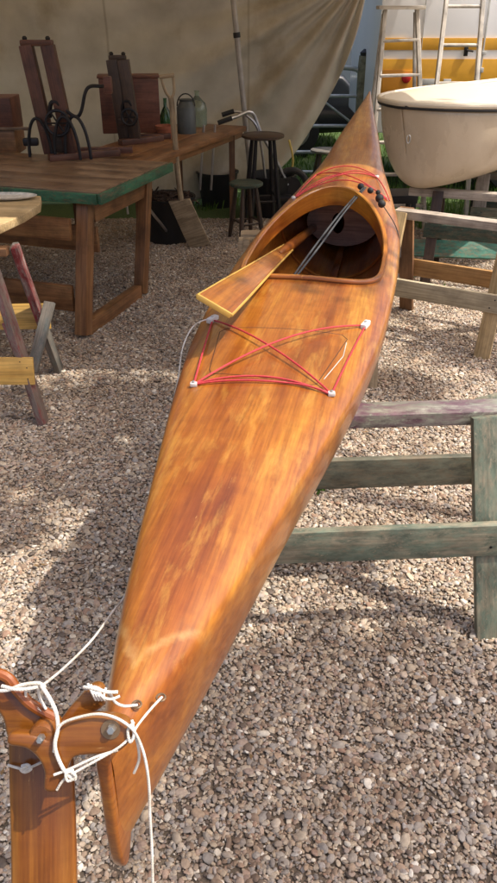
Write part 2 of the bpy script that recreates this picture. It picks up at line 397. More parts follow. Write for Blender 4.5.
# ================================================================ GROUND
def sheet(name, x0, x1, y0, y1, z, mat, step=None, kind='structure', cat=None):
    mb = MB(); nx = max(1, int((x1 - x0) / step)) if step else 1; ny = max(1, int((y1 - y0) / step)) if step else 1
    def fn(a, b):
        p = V((x0 + (x1 - x0) * a, y0 + (y1 - y0) * b, z)); return p, p.copy()
    grid_mesh(nx, ny, fn, mb); o = mb.build(name, mat); tag(o, kind=kind); return o
ground = sheet('ground', -120, 120, -60, 200, 0, M['ground'])
def make_gravel():
    bed = MB(); pts = [(-.9, .55), (.95, .55), (2.2, 3.4), (3.1, 6.9), (-3.8, 6.9), (-2.2, 3.2)]
    vv = []
    for x, y in pts:
        v = bed.bm.verts.new((x, y, .002)); v[bed.g] = V((x, y, 0)); vv.append(v)
    bed.bm.faces.new(vv)
    o = bed.build('gravel', M['pebble']); tag(o, 'loose tan, grey and cream river pebbles covering the yard', 'gravel', kind='stuff')
    ng = bpy.data.node_groups.new('scatter_pebbles', 'GeometryNodeTree')
    ng.interface.new_socket('Geometry', in_out='INPUT', socket_type='NodeSocketGeometry')
    ng.interface.new_socket('Geometry', in_out='OUTPUT', socket_type='NodeSocketGeometry')
    n = ng.nodes; l = ng.links
    gi = n.new('NodeGroupInput'); go = n.new('NodeGroupOutput')
    rocks = n.new('GeometryNodeGeometryToInstance')
    for k in range(6):
        ic = n.new('GeometryNodeMeshIcoSphere'); ic.inputs['Radius'].default_value = .5; ic.inputs['Subdivisions'].default_value = 2 if k % 2 else 3
        sp = n.new('GeometryNodeSetPosition'); nz = n.new('ShaderNodeTexNoise'); nz.noise_dimensions = '4D'
        nz.inputs['W'].default_value = k * 7.3; nz.inputs['Scale'].default_value = 1.6; nz.inputs['Detail'].default_value = 1.0
        sb = n.new('ShaderNodeVectorMath'); sb.operation = 'SUBTRACT'; sb.inputs[1].default_value = (.5, .5, .5)
        sc = n.new('ShaderNodeVectorMath'); sc.operation = 'SCALE'; sc.inputs['Scale'].default_value = .5
        l.new(nz.outputs['Color'], sb.inputs[0]); l.new(sb.outputs[0], sc.inputs[0]); l.new(sc.outputs[0], sp.inputs['Offset'])
        l.new(ic.outputs['Mesh'], sp.inputs['Geometry'])
        sm = n.new('GeometryNodeSetShadeSmooth'); l.new(sp.outputs[0], sm.inputs[0])
        mt = n.new('GeometryNodeSetMaterial'); mt.inputs['Material'].default_value = M['pebble']; l.new(sm.outputs[0], mt.inputs[0])
        l.new(mt.outputs[0], rocks.inputs[0])
    join = n.new('GeometryNodeJoinGeometry')
    def rv(dt, a, b, seed):
        r = n.new('FunctionNodeRandomValue'); r.data_type = dt
        i0 = {'FLOAT': 2, 'FLOAT_VECTOR': 0, 'INT': 4}[dt]
        r.inputs[i0].default_value = a; r.inputs[i0 + 1].default_value = b; r.inputs['Seed'].default_value = seed
        return r.outputs[{'FLOAT': 1, 'FLOAT_VECTOR': 0, 'INT': 2}[dt]]
    for q, (dens, s0, s1, pw, zoff) in enumerate([(17000, .0045, .0095, 1.0, .003), (7000, .009, .0175, 1.3, .006), (900, .015, .030, 1.9, .007)]):
        d = n.new('GeometryNodeDistributePointsOnFaces'); d.inputs['Density'].default_value = dens; d.inputs['Seed'].default_value = q
        l.new(gi.outputs[0], d.inputs['Mesh'])
        sp = n.new('GeometryNodeSetPosition'); l.new(d.outputs['Points'], sp.inputs['Geometry']); l.new(rv('FLOAT_VECTOR', (0, 0, zoff * .2), (0, 0, zoff), q + 5), sp.inputs['Offset'])
        inst = n.new('GeometryNodeInstanceOnPoints'); inst.inputs['Pick Instance'].default_value = True
        l.new(sp.outputs[0], inst.inputs['Points']); l.new(rocks.outputs[0], inst.inputs['Instance']); l.new(rv('INT', 0, 5, q + 10), inst.inputs['Instance Index'])
        l.new(rv('FLOAT_VECTOR', (-.45, -.45, 0), (.45, .45, 6.28), q + 20), inst.inputs['Rotation'])
        u = rv('FLOAT', 0, 1, q + 30); pwn = n.new('ShaderNodeMath'); pwn.operation = 'POWER'; l.new(u, pwn.inputs[0]); pwn.inputs[1].default_value = pw
        mr = n.new('ShaderNodeMapRange'); l.new(pwn.outputs[0], mr.inputs[0]); mr.inputs[3].default_value = s0; mr.inputs[4].default_value = s1
        vm = n.new('ShaderNodeVectorMath'); vm.operation = 'SCALE'; l.new(rv('FLOAT_VECTOR', (.85, .65, .36), (1.35, 1.0, .62), q + 40), vm.inputs[0]); l.new(mr.outputs[0], vm.inputs['Scale'])
        l.new(vm.outputs[0], inst.inputs['Scale'])
        st = n.new('GeometryNodeStoreNamedAttribute'); st.data_type = 'FLOAT'; st.domain = 'INSTANCE'; st.inputs['Name'].default_value = 'tone'
        l.new(inst.outputs[0], st.inputs['Geometry']); l.new(rv('FLOAT', 0, 1, q + 50), st.inputs['Value'])
        l.new(st.outputs[0], join.inputs[0])
    l.new(join.outputs[0], go.inputs[0])
    md = o.modifiers.new('pebbles', 'NODES'); md.node_group = ng
make_gravel()
def litter():
    mb = MB(); q = random.Random(11)
    for _ in range(90):
        y = q.uniform(.9, 5.5); x = q.uniform(-.7, .9) * y * .9; L = q.uniform(.012, .03); a = q.uniform(0, 6.28); z = q.uniform(.014, .022)
        c_, s_ = math.cos(a), math.sin(a); pts = [(-.5, 0, 0), (-.15, .22, .12), (.5, 0, .05), (-.1, -.2, .1)]
        vv = [mb.bm.verts.new((x + (p * c_ - r_ * s_) * L, y + (p * s_ + r_ * c_) * L, z + h_ * L)) for p, r_, h_ in pts]; mb.bm.faces.new(vv)
    o = mb.build('leaf_litter', plain('dry_leaf', (.20, .12, .05), .8, var=.4)); tag(o, 'scattered small dry brown leaves on the gravel', 'leaves', kind='stuff')
litter()
def make_grass():
    mb = MB(); g = mb.g
    def blade(x, y, h):
        a = rnd.uniform(0, 6.28); lx, ly = rnd.uniform(-.5, .5) * h, rnd.uniform(-.5, .5) * h; ww = .006
        dx, dy = math.cos(a) * ww, math.sin(a) * ww
        q = [mb.bm.verts.new(p) for p in ((x - dx, y - dy, 0), (x + dx, y + dy, 0), (x + dx * .7 + lx * .4, y + dy * .7 + ly * .4, h * .6), (x + lx, y + ly, h))]
        mb.bm.faces.new(q)
    for _ in range(26000):
        y = 6.2 + 9 * rnd.random() ** 1.6; x = rnd.uniform(-1.6, 3.6) * (y / 7)
        if noise.noise(V((x * 1.3, y * 1.3, 3))) * .5 + (y - 6.2) * .9 < .25 + (.0 if x > .6 else .6): continue
        blade(x, y, rnd.uniform(.03, .11))
    for _ in range(260):                                              # weeds at the gravel edge and under the trestles
        cx, cy = rnd.choice([(1.15, 5.3), (1.6, 5.2), (.9, 6.0), (.62, 2.62), (.28, 2.55)])
        blade(cx + rnd.gauss(0, .12 if cy > 3 else .02), cy + rnd.gauss(0, .12 if cy > 3 else .02), rnd.uniform(.02, .05))
    o = mb.build('grass', M['grass']); tag(o, 'short green grass behind the tent and under the gate', 'grass', kind='stuff')
make_grass()
# ================================================================ KAYAK
S0 = V((-.172, .595, 0)); HD = R(11.9)
kayak = empty('kayak', S0, -HD, 'long varnished wooden kayak with upswept bow resting on sawhorses', 'kayak')
kd = V((math.sin(HD), math.cos(HD), 0)); kl = V((math.cos(HD), -math.sin(HD), 0))
def KW(u, v, z): return S0 + kd * u + kl * v + V((0, 0, z))
def curve(pts):
    xs = [p[0] for p in pts]; ys = [p[1] for p in pts]; n = len(xs); m = []
    for i in range(n):
        if i == 0: m.append((ys[1] - ys[0]) / (xs[1] - xs[0]))
        elif i == n - 1: m.append((ys[-1] - ys[-2]) / (xs[-1] - xs[-2]))
        else: m.append((ys[i + 1] - ys[i - 1]) / (xs[i + 1] - xs[i - 1]))
    def f(x):
        x = min(max(x, xs[0]), xs[-1]); i = 0
        while i < n - 2 and x > xs[i + 1]: i += 1
        h = xs[i + 1] - xs[i]; t = (x - xs[i]) / h
        return (2 * t ** 3 - 3 * t * t + 1) * ys[i] + (t ** 3 - 2 * t * t + t) * h * m[i] + (-2 * t ** 3 + 3 * t * t) * ys[i + 1] + (t ** 3 - t * t) * h * m[i + 1]
    return f
KL = 4.05
beam_f = curve([(0, .010), (.12, .042), (.3, .082), (.6, .137), (1.0, .207), (1.3, .245), (1.6, .262), (2.0, .268), (2.4, .255), (2.8, .205), (3.2, .138), (3.5, .095), (3.8, .045), (KL, .008)])
zm_f = curve([(0, .885), (.5, .90), (1.0, .905), (1.6, .915), (2.2, .925), (2.6, .945), (3.0, .99), (3.2, 1.025), (3.4, 1.075), (3.6, 1.125), (3.8, 1.175), (KL, 1.23)])
zk_f = curve([(0, .72), (.15, .695), (.5, .68), (1.2, .665), (2.0, .665), (2.7, .69), (3.1, .75), (3.4, .835), (3.75, .98), (KL, 1.17)])
edge_f = curve([(0, .034), (.5, .036), (1.6, .036), (2.6, .04), (3.4, .04), (KL, .03)])
crown_f = curve([(0, .016), (.5, .014), (1.2, .018), (1.9, .025), (2.5, .05), (3.2, .04), (KL, .01)])
CA, CB, CW = 1.660, 2.525, .222      # cockpit opening: aft end, front end, half width
def open_w(u):
    if u <= CA or u >= CB: return 0.0
    mid = 1.93
    if u < mid: q = abs((u - mid) / (CA - mid)); return CW * (1 - q ** 4.2) ** (1 / 4.2)
    q = (u - mid) / (CB - mid); return CW * (1 - q ** 2.1) ** (1 / 1.9)
def deckz(u, v):
    t = min(abs(v) / max(beam_f(u), 1e-4), 1)
    return zm_f(u) + edge_f(u) * (1 - t ** 4) ** .25 + crown_f(u) * (1 - t * t)
stations = []
def addst(a, b, n, cosine=False):
    for i in range(n):
        t = i / n
        if cosine: t = .5 - .5 * math.cos(math.pi * t)
        stations.append(a + (b - a) * t)
addst(0, CA, 44); addst(CA, CB, 60, True); addst(CB, KL, 40); stations.append(KL)
def build_kayak():
    M_ = 18; mb = MB()
    rows = []
    for u in stations:
        w_, b = open_w(u), beam_f(u); row = []
        vsn = [w_ + (b - w_) * math.sin(.5 * math.pi * k / M_) for k in range(M_ + 1)]
        for v in [-x for x in reversed(vsn)] + vsn:
            p = V((v, u, deckz(u, v))); q = mb.bm.verts.new(KW(p.y, p.x, p.z)); q[mb.g] = V((u, v, p.z)); row.append(q)
        rows.append(row)
    for i in range(len(rows) - 1):
        um = (stations[i] + stations[i + 1]) / 2
        for j in range(len(rows[0]) - 1):
            if j == M_ and CA < um < CB: continue
            try: f = mb.bm.faces.new((rows[i][j], rows[i + 1][j], rows[i + 1][j + 1], rows[i][j + 1])); f.smooth = True
            except ValueError: pass
    bmesh.ops.remove_doubles(mb.bm, verts=mb.bm.verts[:], dist=1e-5)
    d = mb.build('deck', M['deck'], kayak, sharp=60)
    sm = d.modifiers.new('t', 'SOLIDIFY'); sm.thickness = .006; sm.offset = -1; sm.use_rim = False
    mb = MB(); rows = []; n = 22
    for u in stations:
        b, zm, zk = beam_f(u), zm_f(u), zk_f(u); row = []
        for k in range(2 * n + 1):
            th = math.pi * k / (2 * n); cc, ss = math.cos(th), math.sin(th)
            v = -b * math.copysign(abs(cc) ** 1.0, cc); z = zm - (zm - zk) * abs(ss) ** 1.05
            q = mb.bm.verts.new(KW(u, v, z)); q[mb.g] = V((u, v * 1.0, z)); row.append(q)
        rows.append(row)
    for i in range(len(rows) - 1):
        for j in range(2 * n):
            f = mb.bm.faces.new((rows[i][j], rows[i][j + 1], rows[i + 1][j + 1], rows[i + 1][j])); f.smooth = True
    mb.bm.faces.new(rows[0][::-1]); mb.bm.faces.new(rows[-1])
    h = mb.build('hull', [M['varnish'], M['varnish_dark']], kayak, sharp=60)
    sm = h.modifiers.new('t', 'SOLIDIFY'); sm.thickness = .006; sm.offset = -1; sm.use_rim = False; sm.material_offset = 1
    # sternpost: stiff wooden edge closing the stern
    mb = MB()
    prof = [(-.006, .930), (.03, .925), (.035, .76), (.022, .705), (.006, .692), (-.006, .712), (-.010, .76), (-.010, .86)]
    fr = Matrix((kd, V((0, 0, 1)), kl)).transposed().to_4x4(); fr.translation = S0
    mb.prism(prof, fr, .017, .005, 3); mb.build('sternpost', M['varnish'], kayak)
    # coaming: standing lip around the cockpit, higher at the front
    mb = MB(); outl = []
    for i in range(0, 61):
        t = .5 - .5 * math.cos(math.pi * i / 60); u = CA + (CB - CA) * t; outl.append((u, open_w(u)))
    loop = [(u, v) for u, v in outl] + [(u, -v) for u, v in reversed(outl[1:-1])]
    loop = [V((a, b, 0)) for a, b in loop]; n = len(loop); rings = []
    # resample evenly
    Ls = [0]
    for i in range(n): Ls.append(Ls[-1] + (loop[(i + 1) % n] - loop[i]).length)
    NN = 120; ev = []; k = 0
    for i in range(NN):
        s_ = Ls[-1] * i / NN
        while Ls[k + 1] < s_: k += 1
        f = (s_ - Ls[k]) / max(Ls[k + 1] - Ls[k], 1e-9); ev.append(loop[k].lerp(loop[(k + 1) % n], f))
    for i, p in enumerate(ev):
        tn = (ev[(i + 1) % NN] - ev[i - 1]).normalized(); out = V((tn.y, -tn.x, 0))
        if out.dot(p - V((2.05, 0, 0))) < 0: out = -out
        base = deckz(p.x, p.y); k = max(0, (p.x - 1.75) / .75); hgt = .012 + .032 * min(1, k) ** 1.2
        sec = [(-.008, -.028), (-.009, hgt - .002), (-.006, hgt + .001), (.005, hgt), (.0075, hgt - .003), (.0075, hgt - .008), (.004, hgt - .010), (.004, -.01)]
        ring = []
        for so, sz in sec:
            q = p + out * so; v = mb.bm.verts.new(KW(q.x, q.y, base + sz)); v[mb.g] = V((Ls[-1] * i / NN, so * 2, sz * 2)); ring.append(v)
        rings.append(ring)
    for i in range(NN):
        for j in range(8):
            a, b = rings[i], rings[(i + 1) % NN]; f = mb.bm.faces.new((a[j], a[(j + 1) % 8], b[(j + 1) % 8], b[j])); f.smooth = True
    mb.build('cockpit_coaming', M['rim'], kayak, sharp=40)
    # inside: pinkish oval board with a hole, floor strip
    mb = MB(); ub = 2.84; rings = []; ns = 40
    for du in (0, .008):
        for sc in (1, 0):
            ring = []
            for k in range(ns):
                an = 2 * math.pi * k / ns
                if sc: v, z = .158 * math.cos(an), .855 + .105 * math.sin(an)
                else: v, z = -.02 + .028 * math.cos(an), .850 + .045 * math.sin(an)
                q = mb.bm.verts.new(KW(ub + du, v, z)); q[mb.g] = V((v, z, 0)); ring.append(q)
            rings.append(ring)
    for a, b in ((0, 1), (2, 3), (0, 2), (1, 3)):
        for k in range(ns): mb.bm.faces.new((rings[a][k], rings[a][(k + 1) % ns], rings[b][(k + 1) % ns], rings[b][k]))
    mb.build('bulkhead', M['ply_pink'], kayak)
    mb = MB()
    pts = [KW(u, 0, zk_f(u) + .016) for u in (1.5, 1.9, 2.3, 2.7, 3.0)]
    for a, b in zip(pts, pts[1:]): mb.beam(a, b, .03, .012, ext=.002)
    mb.build('floor_strip', M['rim'], kayak)
    mb = MB(); mb.box(KW(2.42, 0, zk_f(2.4) + .03), (.07, .03, .03), Matrix.Rotation(-HD, 3, 'Z')); mb.build('footrest_block', M['rim'], kayak)
    # frames (ribs) inside
    for ur in (1.85, 2.15, 2.55):
        mb = MB(); b, zm, zk = beam_f(ur) - .010, zm_f(ur), zk_f(ur) + .010
        pts = []
        for k in range(17):
            th = math.pi * (.06 + .88 * k / 16); pts.append(KW(ur, -b * math.cos(th), zm - (zm - zk) * math.sin(th) ** 1.05))
        mb.tube(pts, .006, 6); mb.build('rib', M['varnish_dark'], kayak)
    # hatch seam, scarf lines
    def drape(pts, r, name, mat, n=10, lift=.0, par=kayak, seg=6):
        q = []
        for (a, b) in zip(pts, pts[1:]):
            for i in range(n):
                t = i / n; u, v = a[0] + (b[0] - a[0]) * t, a[1] + (b[1] - a[1]) * t; q.append(KW(u, v, deckz(u, v) + lift))
        u, v = pts[-1]; q.append(KW(u, v, deckz(u, v) + lift))
        m_ = MB(); m_.tube(q, r, seg); return m_.build(name, mat, par)
    drape([(1.255, -.165), (1.03, -.135), (1.005, -.125), (.985, .105), (1.0, .122), (1.27, .165), (1.29, .15), (1.275, -.15), (1.255, -.165)], .0011, 'hatch_seam', M['seam'], lift=-.0003)
    # white tabs and red bungee on the aft deck
    T1, T2, B1, B2 = (1.335, -.205), (1.375, .203), (.945, -.150), (.965, .160)
    def tab(u, v, rz, big=True):
        m_ = MB(); s_ = (.042, .017, .014) if big else (.016, .013, .010)
        m_.box(KW(u, v, deckz(u, v) + s_[2] * .5), s_, Matrix.Rotation(rz, 3, 'Z'), .004); o = m_.build('deck_fitting', M['white_plastic'], kayak)
        m_ = MB(); m_.lathe([(.004, 0), (.004, .003), (.002, .004)], KW(u, v, deckz(u, v) + s_[2]), 10); m_.build('screw', M['steel'], o)
    tab(*T1, R(60)); tab(*T2, R(65)); tab(*B1, 0, False); tab(*B2, 0, False)
    def cord(a, b, sag=0, side=0, name='bungee_cord', mat=M['red_cord'], r=.0024, lift=.004, n=20):
        q = []
        for i in range(n + 1):
            t = i / n; u, v = a[0] + (b[0] - a[0]) * t, a[1] + (b[1] - a[1]) * t
            u += side * math.sin(math.pi * t); q.append(KW(u, v, max(deckz(u, v) + lift, 0) + sag * math.sin(math.pi * t)))
        m_ = MB(); m_.tube(q, r, 7); return m_.build(name, mat, kayak)
    cord(T1, B2, .010); cord(T2, B1, .014, .03); cord(T1, B1, .004); cord(T2, B2, .004)
    cord(B1, (.975, .06), .003, .0); cord((.975, .06), B2, .003); cord((B1[0] + .004, B1[1]), (B2[0] - .004, B2[1]), .004, .03)
    # slim light splinter strip on the hatch
    drape([(1.03, .135), (1.17, .165), (1.25, .165)], .0011, 'pale_cord', M['grey_plate'])
    # foredeck bungees
    cord((2.60, -.18), (2.83, -.02), .01); cord((2.83, -.02), (2.88, .12), .01); cord((2.60, -.17), (2.88, .13), .012, .03); cord((2.62, -.165), (2.66, .19), .016, .05)
    cord((2.88, -.13), (2.64, .19), .012); cord((2.88, -.13), (2.89, .13), .01, .02); cord((2.88, .13), (2.66, .20), .01, 0)
    cord((2.88, -.13), (2.60, -.18), .006)
    tab(2.89, .13, R(30), False); tab(2.60, -.185, 0, False)
    # grey doubled cord from the front rim into the cockpit, ball toggles
    A = KW(2.58, .10, deckz(2.58, .1) + .035)
    for k, off in enumerate((-.0042, .0042)):
        m_ = MB(); E1 = KW(1.82, -.055 + off * 1.2, .93); m_.tube([A + kl * off, A.lerp(E1, .35) + kl * off + V((0, 0, .012)), A.lerp(E1, .7) + kl * off + V((0, 0, .006)), E1], .0035, 8, smooth_n=6)
        m_.build('control_cord', M['grey_cord'], kayak)
    for (u, v, r) in ((2.58, .085, .013), (2.56, .125, .012), (2.50, .165, .016), (2.44, .178, .015), (2.57, .155, .010)):
        m_ = MB(); c0 = KW(u, v, deckz(u, v) + .036)
        prof = [(r * math.sin(math.pi * i / 10) + 1e-4, -r * math.cos(math.pi * i / 10)) for i in range(11)]
        m_.lathe(prof, c0, 14); m_.build('ball_toggle', M['rubber'], kayak)
    m_ = MB(); m_.tube([KW(2.44, .178, deckz(2.44, .178) + .036), KW(2.36, .235, deckz(2.36, .235) + .01), KW(2.25, .262, .94), KW(2.2, .268, .90)], .0018, 6, smooth_n=5); m_.build('thin_cord', M['rubber'], kayak)
    # scarf of paler veneer near the stern, inlaid a hair proud
    for pts in ([(.24, -.062), (.155, -.012), (.17, .0)], [(.155, -.012), (.26, .06), (.245, .075), (.21, .078)]):
        pass
build_kayak()
# ---- rudder, yoke and lines (parts of the kayak)
cx = V((1, 0, 0)); cy = V((0, sP, cP)); cz = V((0, -cP, sP))
def pix_frame(D):
    m = Matrix((cx, cy, cz)).transposed().to_4x4(); m.translation = PD(248.5, 441.5, D); return m
def pxo(pts, D): return [((x - 248.5) / FPX * D, (441.5 - y) / FPX * D) for x, y in pts]
def rud(name, pts, D, th, mat, bev, parent, smooth=4, swap=False):
    mb = MB(); mb.prism(pxo(pts, D), pix_frame(D), th, bev, smooth, swap); return mb.build(name, mat, parent, sharp=50)
blade = rud('rudder_blade', [(11, 700), (30, 700), (56, 720), (72, 752), (75, 800), (77, 880), (77, 980), (70, 1040), (40, 1060), (18, 1030), (13, 960), (12, 850), (10, 760)], .925, .014, M['rudderwood'], .004, kayak, 4, True)
cheek = rud('rudder_head', [(-14, 668), (2, 675), (10, 676), (18, 690), (32, 705), (52, 716), (60, 724), (58, 738), (42, 744), (12, 740), (4, 716), (-12, 692)], .895, .016, M['rudderwood'], .005, kayak)
lip = MB(); lip.tube([PD(x, y, .884) for x, y in ((-6, 672), (8, 678), (17, 690), (32, 705), (55, 718))], .0065, 10, smooth_n=5); lip.build('head_rail', M['rim'], cheek)
arm = rud('rudder_arm', [(58, 728), (66, 712), (80, 696), (93, 683), (104, 686), (105, 703), (88, 714), (74, 722), (66, 736)], .905, .020, M['rudderwood'], .005, kayak)
yoke = rud('rudder_yoke', [(9, 737), (14, 731), (36, 732), (52, 737), (60, 728), (75, 717), (100, 713), (124, 716), (134, 727), (130, 740), (115, 751), (82, 753), (72, 759), (66, 775), (61, 788), (46, 787), (46, 770), (40, 756), (28, 746), (12, 743)], .868, .020, M['rudderwood'], .005, kayak)
frz = Matrix((cx, cy, cz)).transposed()
mb = MB(); mb.lathe([(.0155, -.02), (.0155, .016), (.013, .020)], PD(46, 731, .880), 22, frz); hub = mb.build('pivot_hub', M['rudderwood'], kayak)
mb = MB(); mb.lathe([(.0045, 0), (.0045, .010), (.003, .012)], PD(42, 737, .856), 6, frz); mb.build('bolt', M['steel'], hub)
mb = MB(); mb.lathe([(.011, 0), (.011, .002)], PD(111, 729, .8585), 20, frz); wsh = mb.build('washer', M['brass'], kayak)
mb = MB(); mb.lathe([(.0055, 0), (.0055, .008), (.004, .010)], PD(112, 728, .857), 6, frz); mb.build('bolt', M['steel'], wsh)
def rope(pts, r=.0021, name='rudder_line', n=6, parent=kayak, mat='rope'):
    m_ = MB(); q = [PD(x, y, D) if len((x, y, D)) == 3 else None for x, y, D in pts]; m_.tube(q, r * .88, 8, smooth_n=n); return m_.build(name, M[mat], parent)
# long control line from the deck fitting past the hull to the rudder head
m_ = MB(); q = [KW(1.335, -.205, deckz(1.335, -.205) + .010), KW(1.28, -.240, .955), KW(1.2, -.250, .925), KW(1.08, -.232, .88), KW(.8, -.19, .84), KW(.45, -.125, .83), P(124, 597, .83), P(114, 610, .835), P(92, 640, .85), P(64, 668, .88), PD(42, 686, .876)]
m_.tube(q, .0018, 7, smooth_n=6); m_.build('control_line', M['rope'], kayak)
rope([(-6, 691, .872), (8, 690, .868), (22, 685, .866), (38, 683, .868), (45, 687, .872)], .0024)
rope([(2, 686, .870), (14, 689, .866), (26, 689, .865), (38, 687, .866)], .0024)
rope([(26, 690, .878), (27, 700, .882), (38, 708, .880), (46, 714, .880)], .0020)
rope([(38, 686, .872), (40, 698, .876), (46, 709, .878)], .0020)
rope([(41, 685, .866), (49, 697, .862), (56, 712, .858), (58, 728, .854), (55, 745, .852), (59, 760, .852), (67, 774, .852), (76, 779, .856)], .0026)
rope([(54, 752, .853), (56, 735, .852), (62, 724, .852), (76, 718, .852), (98, 714, .852), (116, 718, .852), (130, 727, .852), (138, 738, .856), (145, 758, .862), (149, 785, .87), (150, 815, .88), (152, 850, .89), (153, 895, .90)], .0019)
rope([(86, 689, .888), (94, 687, .884), (101, 690, .886), (110, 694, .892), (115, 702, .90), (124, 706, .91), (137, 705, .925)], .0020)
for k in range(4):
    rope([(88 + 3 * k, 684 + 1.2 * k, .888), (92 + 3 * k, 692 + k, .880), (96 + 3 * k, 700, .886)], .0019, 'whipping')
rope([(84, 687, .884), (96, 689, .880), (108, 692, .885), (118, 692, .888)], .0022)
rope([(106, 688, .884), (104, 697, .884), (112, 699, .886), (120, 696, .888)], .0018)
rope([(162, 697, .936), (150, 710, .915), (138, 725, .89), (131, 736, .862), (118, 748, .856), (92, 763, .853), (66, 778, .853), (57, 790, .856)], .0017)
rope([(118, 750, .858), (96, 757, .854), (72, 768, .852), (54, 775, .852)], .0017)
rope([(134, 733, .858), (138, 745, .862), (139, 760, .868), (134, 773, .875)], .0019)
rope([(132, 720, .856), (134, 735, .855), (130, 742, .856), (128, 730, .855), (134, 722, .856)], .0019, 'rope_knot')
rope([(74, 770, .851), (66, 774, .849), (68, 781, .851), (76, 777, .850), (70, 771, .851)], .0018, 'rope_knot')
rope([(8, 765, .915), (18, 768, .912), (26, 769, .910), (36, 765, .905), (44, 761, .90)], .0018)
rope([(22, 766, .911), (28, 765, .909), (31, 769, .909), (25, 772, .909), (21, 769, .910), (27, 766, .908)], .0022, 'rope_knot')
for (x, y) in ((137, 705), (161, 698)):
    p = P(x, y, .935); mb = MB(); pts = [p + V((.0055 * math.cos(a), .0055 * math.sin(a), .001)) for a in [2 * math.pi * k / 14 for k in range(15)]]
    mb.tube(pts, .0016, 6); mb.build('eyelet', M['brass'], kayak)
p = PD(130, 789, .925)
# ================================================================ PADDLE
pad = empty('paddle', KW(1.5, -.15, 1.0), 0, 'varnished wooden paddle with flared blade lying across the open cockpit', 'paddle')
A = P(214, 306, 1.075); Dn = P(313, 228, .83); Bn = A.lerp(Dn, .60); Cn = A.lerp(Dn, .75)
ax = (Bn - A).normalized(); DA = A.y * cP + (H - A.z) * sP; side = PD(232, 316, DA) - PD(198, 296, DA); hw = side.length / 2; side = (side - ax * side.dot(ax)).normalized(); up = side.cross(ax).normalized()
fr = Matrix((ax, side, up)).transposed().to_4x4(); fr.translation = A
L1 = (Bn - A).length
half = [(0, hw * .98), (L1 * .2, hw * .87), (L1 * .45, hw * .70), (L1 * .7, hw * .54), (L1 * .9, hw * .43), (L1 * 1.02, hw * .36)]
mb = MB(); mb.prism([(-.003, 0)] + half + [(x, -y) for x, y in reversed(half)], fr, .012, .004); pb = mb.build('paddle_blade', M['paddlewood'], pad)
mb = MB(); mb.beam(A + side * hw * .99, A - side * hw * .99, .008, .0135, up, .003); mb.build('blade_tip', M['paddle_edge'], pad)
for s_ in (1, -1):
    mb = MB(); pr_ = [fr @ V((x, s_ * (y + .001), .001)) for x, y in half]; mb.tube(pr_, .0038, 8); mb.build('blade_edge', M['paddle_edge'], pad)
mb = MB(); mb.tube([Bn - ax * .16, Bn, Cn, Dn], lambda t: .010 + .008 * min(1, t * 3), 14, smooth_n=5); mb.build('shaft', M['paddlewood'], pad)
# ================================================================ TRESTLES
def trestle(name, label, L0, R0, zt, mats, splay=.23, legx=(.08, .08), sz=.33, kickx=0.0, kickf=0.0, kickt=0.0, bw=(.08, .05), sw=.11, far=True, group='wooden sawhorses in the yard', extra=None, cat='sawhorse', lw=.075, ext=.0):
    """L0,R0: ends of the top beam on the ground plan"""
    L0, R0 = V((*L0, 0)), V((*R0, 0)); d = (R0 - L0).normalized(); nrm = V((d.y, -d.x, 0))     # nrm points to the viewer
    if nrm.y > 0: nrm = -nrm
    root = empty(name, (L0 + R0) / 2, math.atan2(d.y, d.x), label, cat, group)
    mb = MB(); mb.beam(L0 + V((0, 0, zt - bw[1] / 2)), R0 + V((0, 0, zt - bw[1] / 2)), bw[0], bw[1], ext=ext); mb.build('top_beam', mats['top'], root)
    pos = {}
    for e, base, sg in (('l', L0 + d * legx[0], -1), ('r', R0 - d * legx[1], 1)):
        for sd_ in (1, -1):
            t_ = base + V((0, 0, zt - .004)) + nrm * sd_ * (bw[0] / 2 + .016); f_ = base + nrm * sd_ * (splay + .02) + d * (kickx if sd_ == 1 else kickf) * (e == 'r'); t_ += d * (kickt if sd_ == -1 else 0) * (e == 'r')
            mb = MB(); mb.beam(f_, t_, lw, .03, nrm, .004); mb.build('leg', mats.get('leg_%s%d' % (e, sd_), mats['leg']), root); pos[(e, sd_)] = (f_, t_)
    for sd_ in (1, -1):
        if sd_ == -1 and not far: continue
        t = sz / zt; a = pos[('l', sd_)][0].lerp(pos[('l', sd_)][1], t); b = pos[('r', sd_)][0].lerp(pos[('r', sd_)][1], t)
        off = nrm * sd_ * .033; ax_ = (pos[('l', sd_)][1] - pos[('l', sd_)][0]).normalized()
        mb = MB(); sx = (b - a).normalized(); mb.beam(a + off - sx * (lw / 2 + .02), b + off + sx * (lw / 2 + .08), sw, .026, nrm, .003); st_ = mb.build('stretcher', mats['near' if sd_ == 1 else 'farr'], root)
        for q in (a, b):
            for dz in (-.022, .024):
                mb = MB(); c_ = q + off + nrm * (.0135 * (1 if sd_ == 1 else -1)) + sx * dz * .5 + V((0, 0, dz)); Mr = nrm.to_track_quat('Z', 'Y').to_matrix(); mb.lathe([(.0042, -.001), (.0042, .0012), (.002, .0014)], c_, 8, Mr); mb.build('screw', M['iron'], st_)
    return root
lt = P(352, 409, .675); rt = P(492, 405, .675)
dd = (rt - lt).normalized()
trestle('sawhorse', 'worn green painted sawhorse under the aft half of the kayak', (lt - dd * .47).xy, (lt + dd * .435).xy, .675,
        {'top': M['purple_paint'], 'leg': M['green_paint'], 'near': M['green_paint'], 'farr': M['green_brown']}, splay=.235, legx=(.04, .05), kickx=.05, kickf=.21, kickt=.05, sz=.335, ext=.06, bw=(.085, .042), lw=.10)
lb = P(393, 208, .68); rb = P(497, 221, .68); db = (rb - lb).normalized()
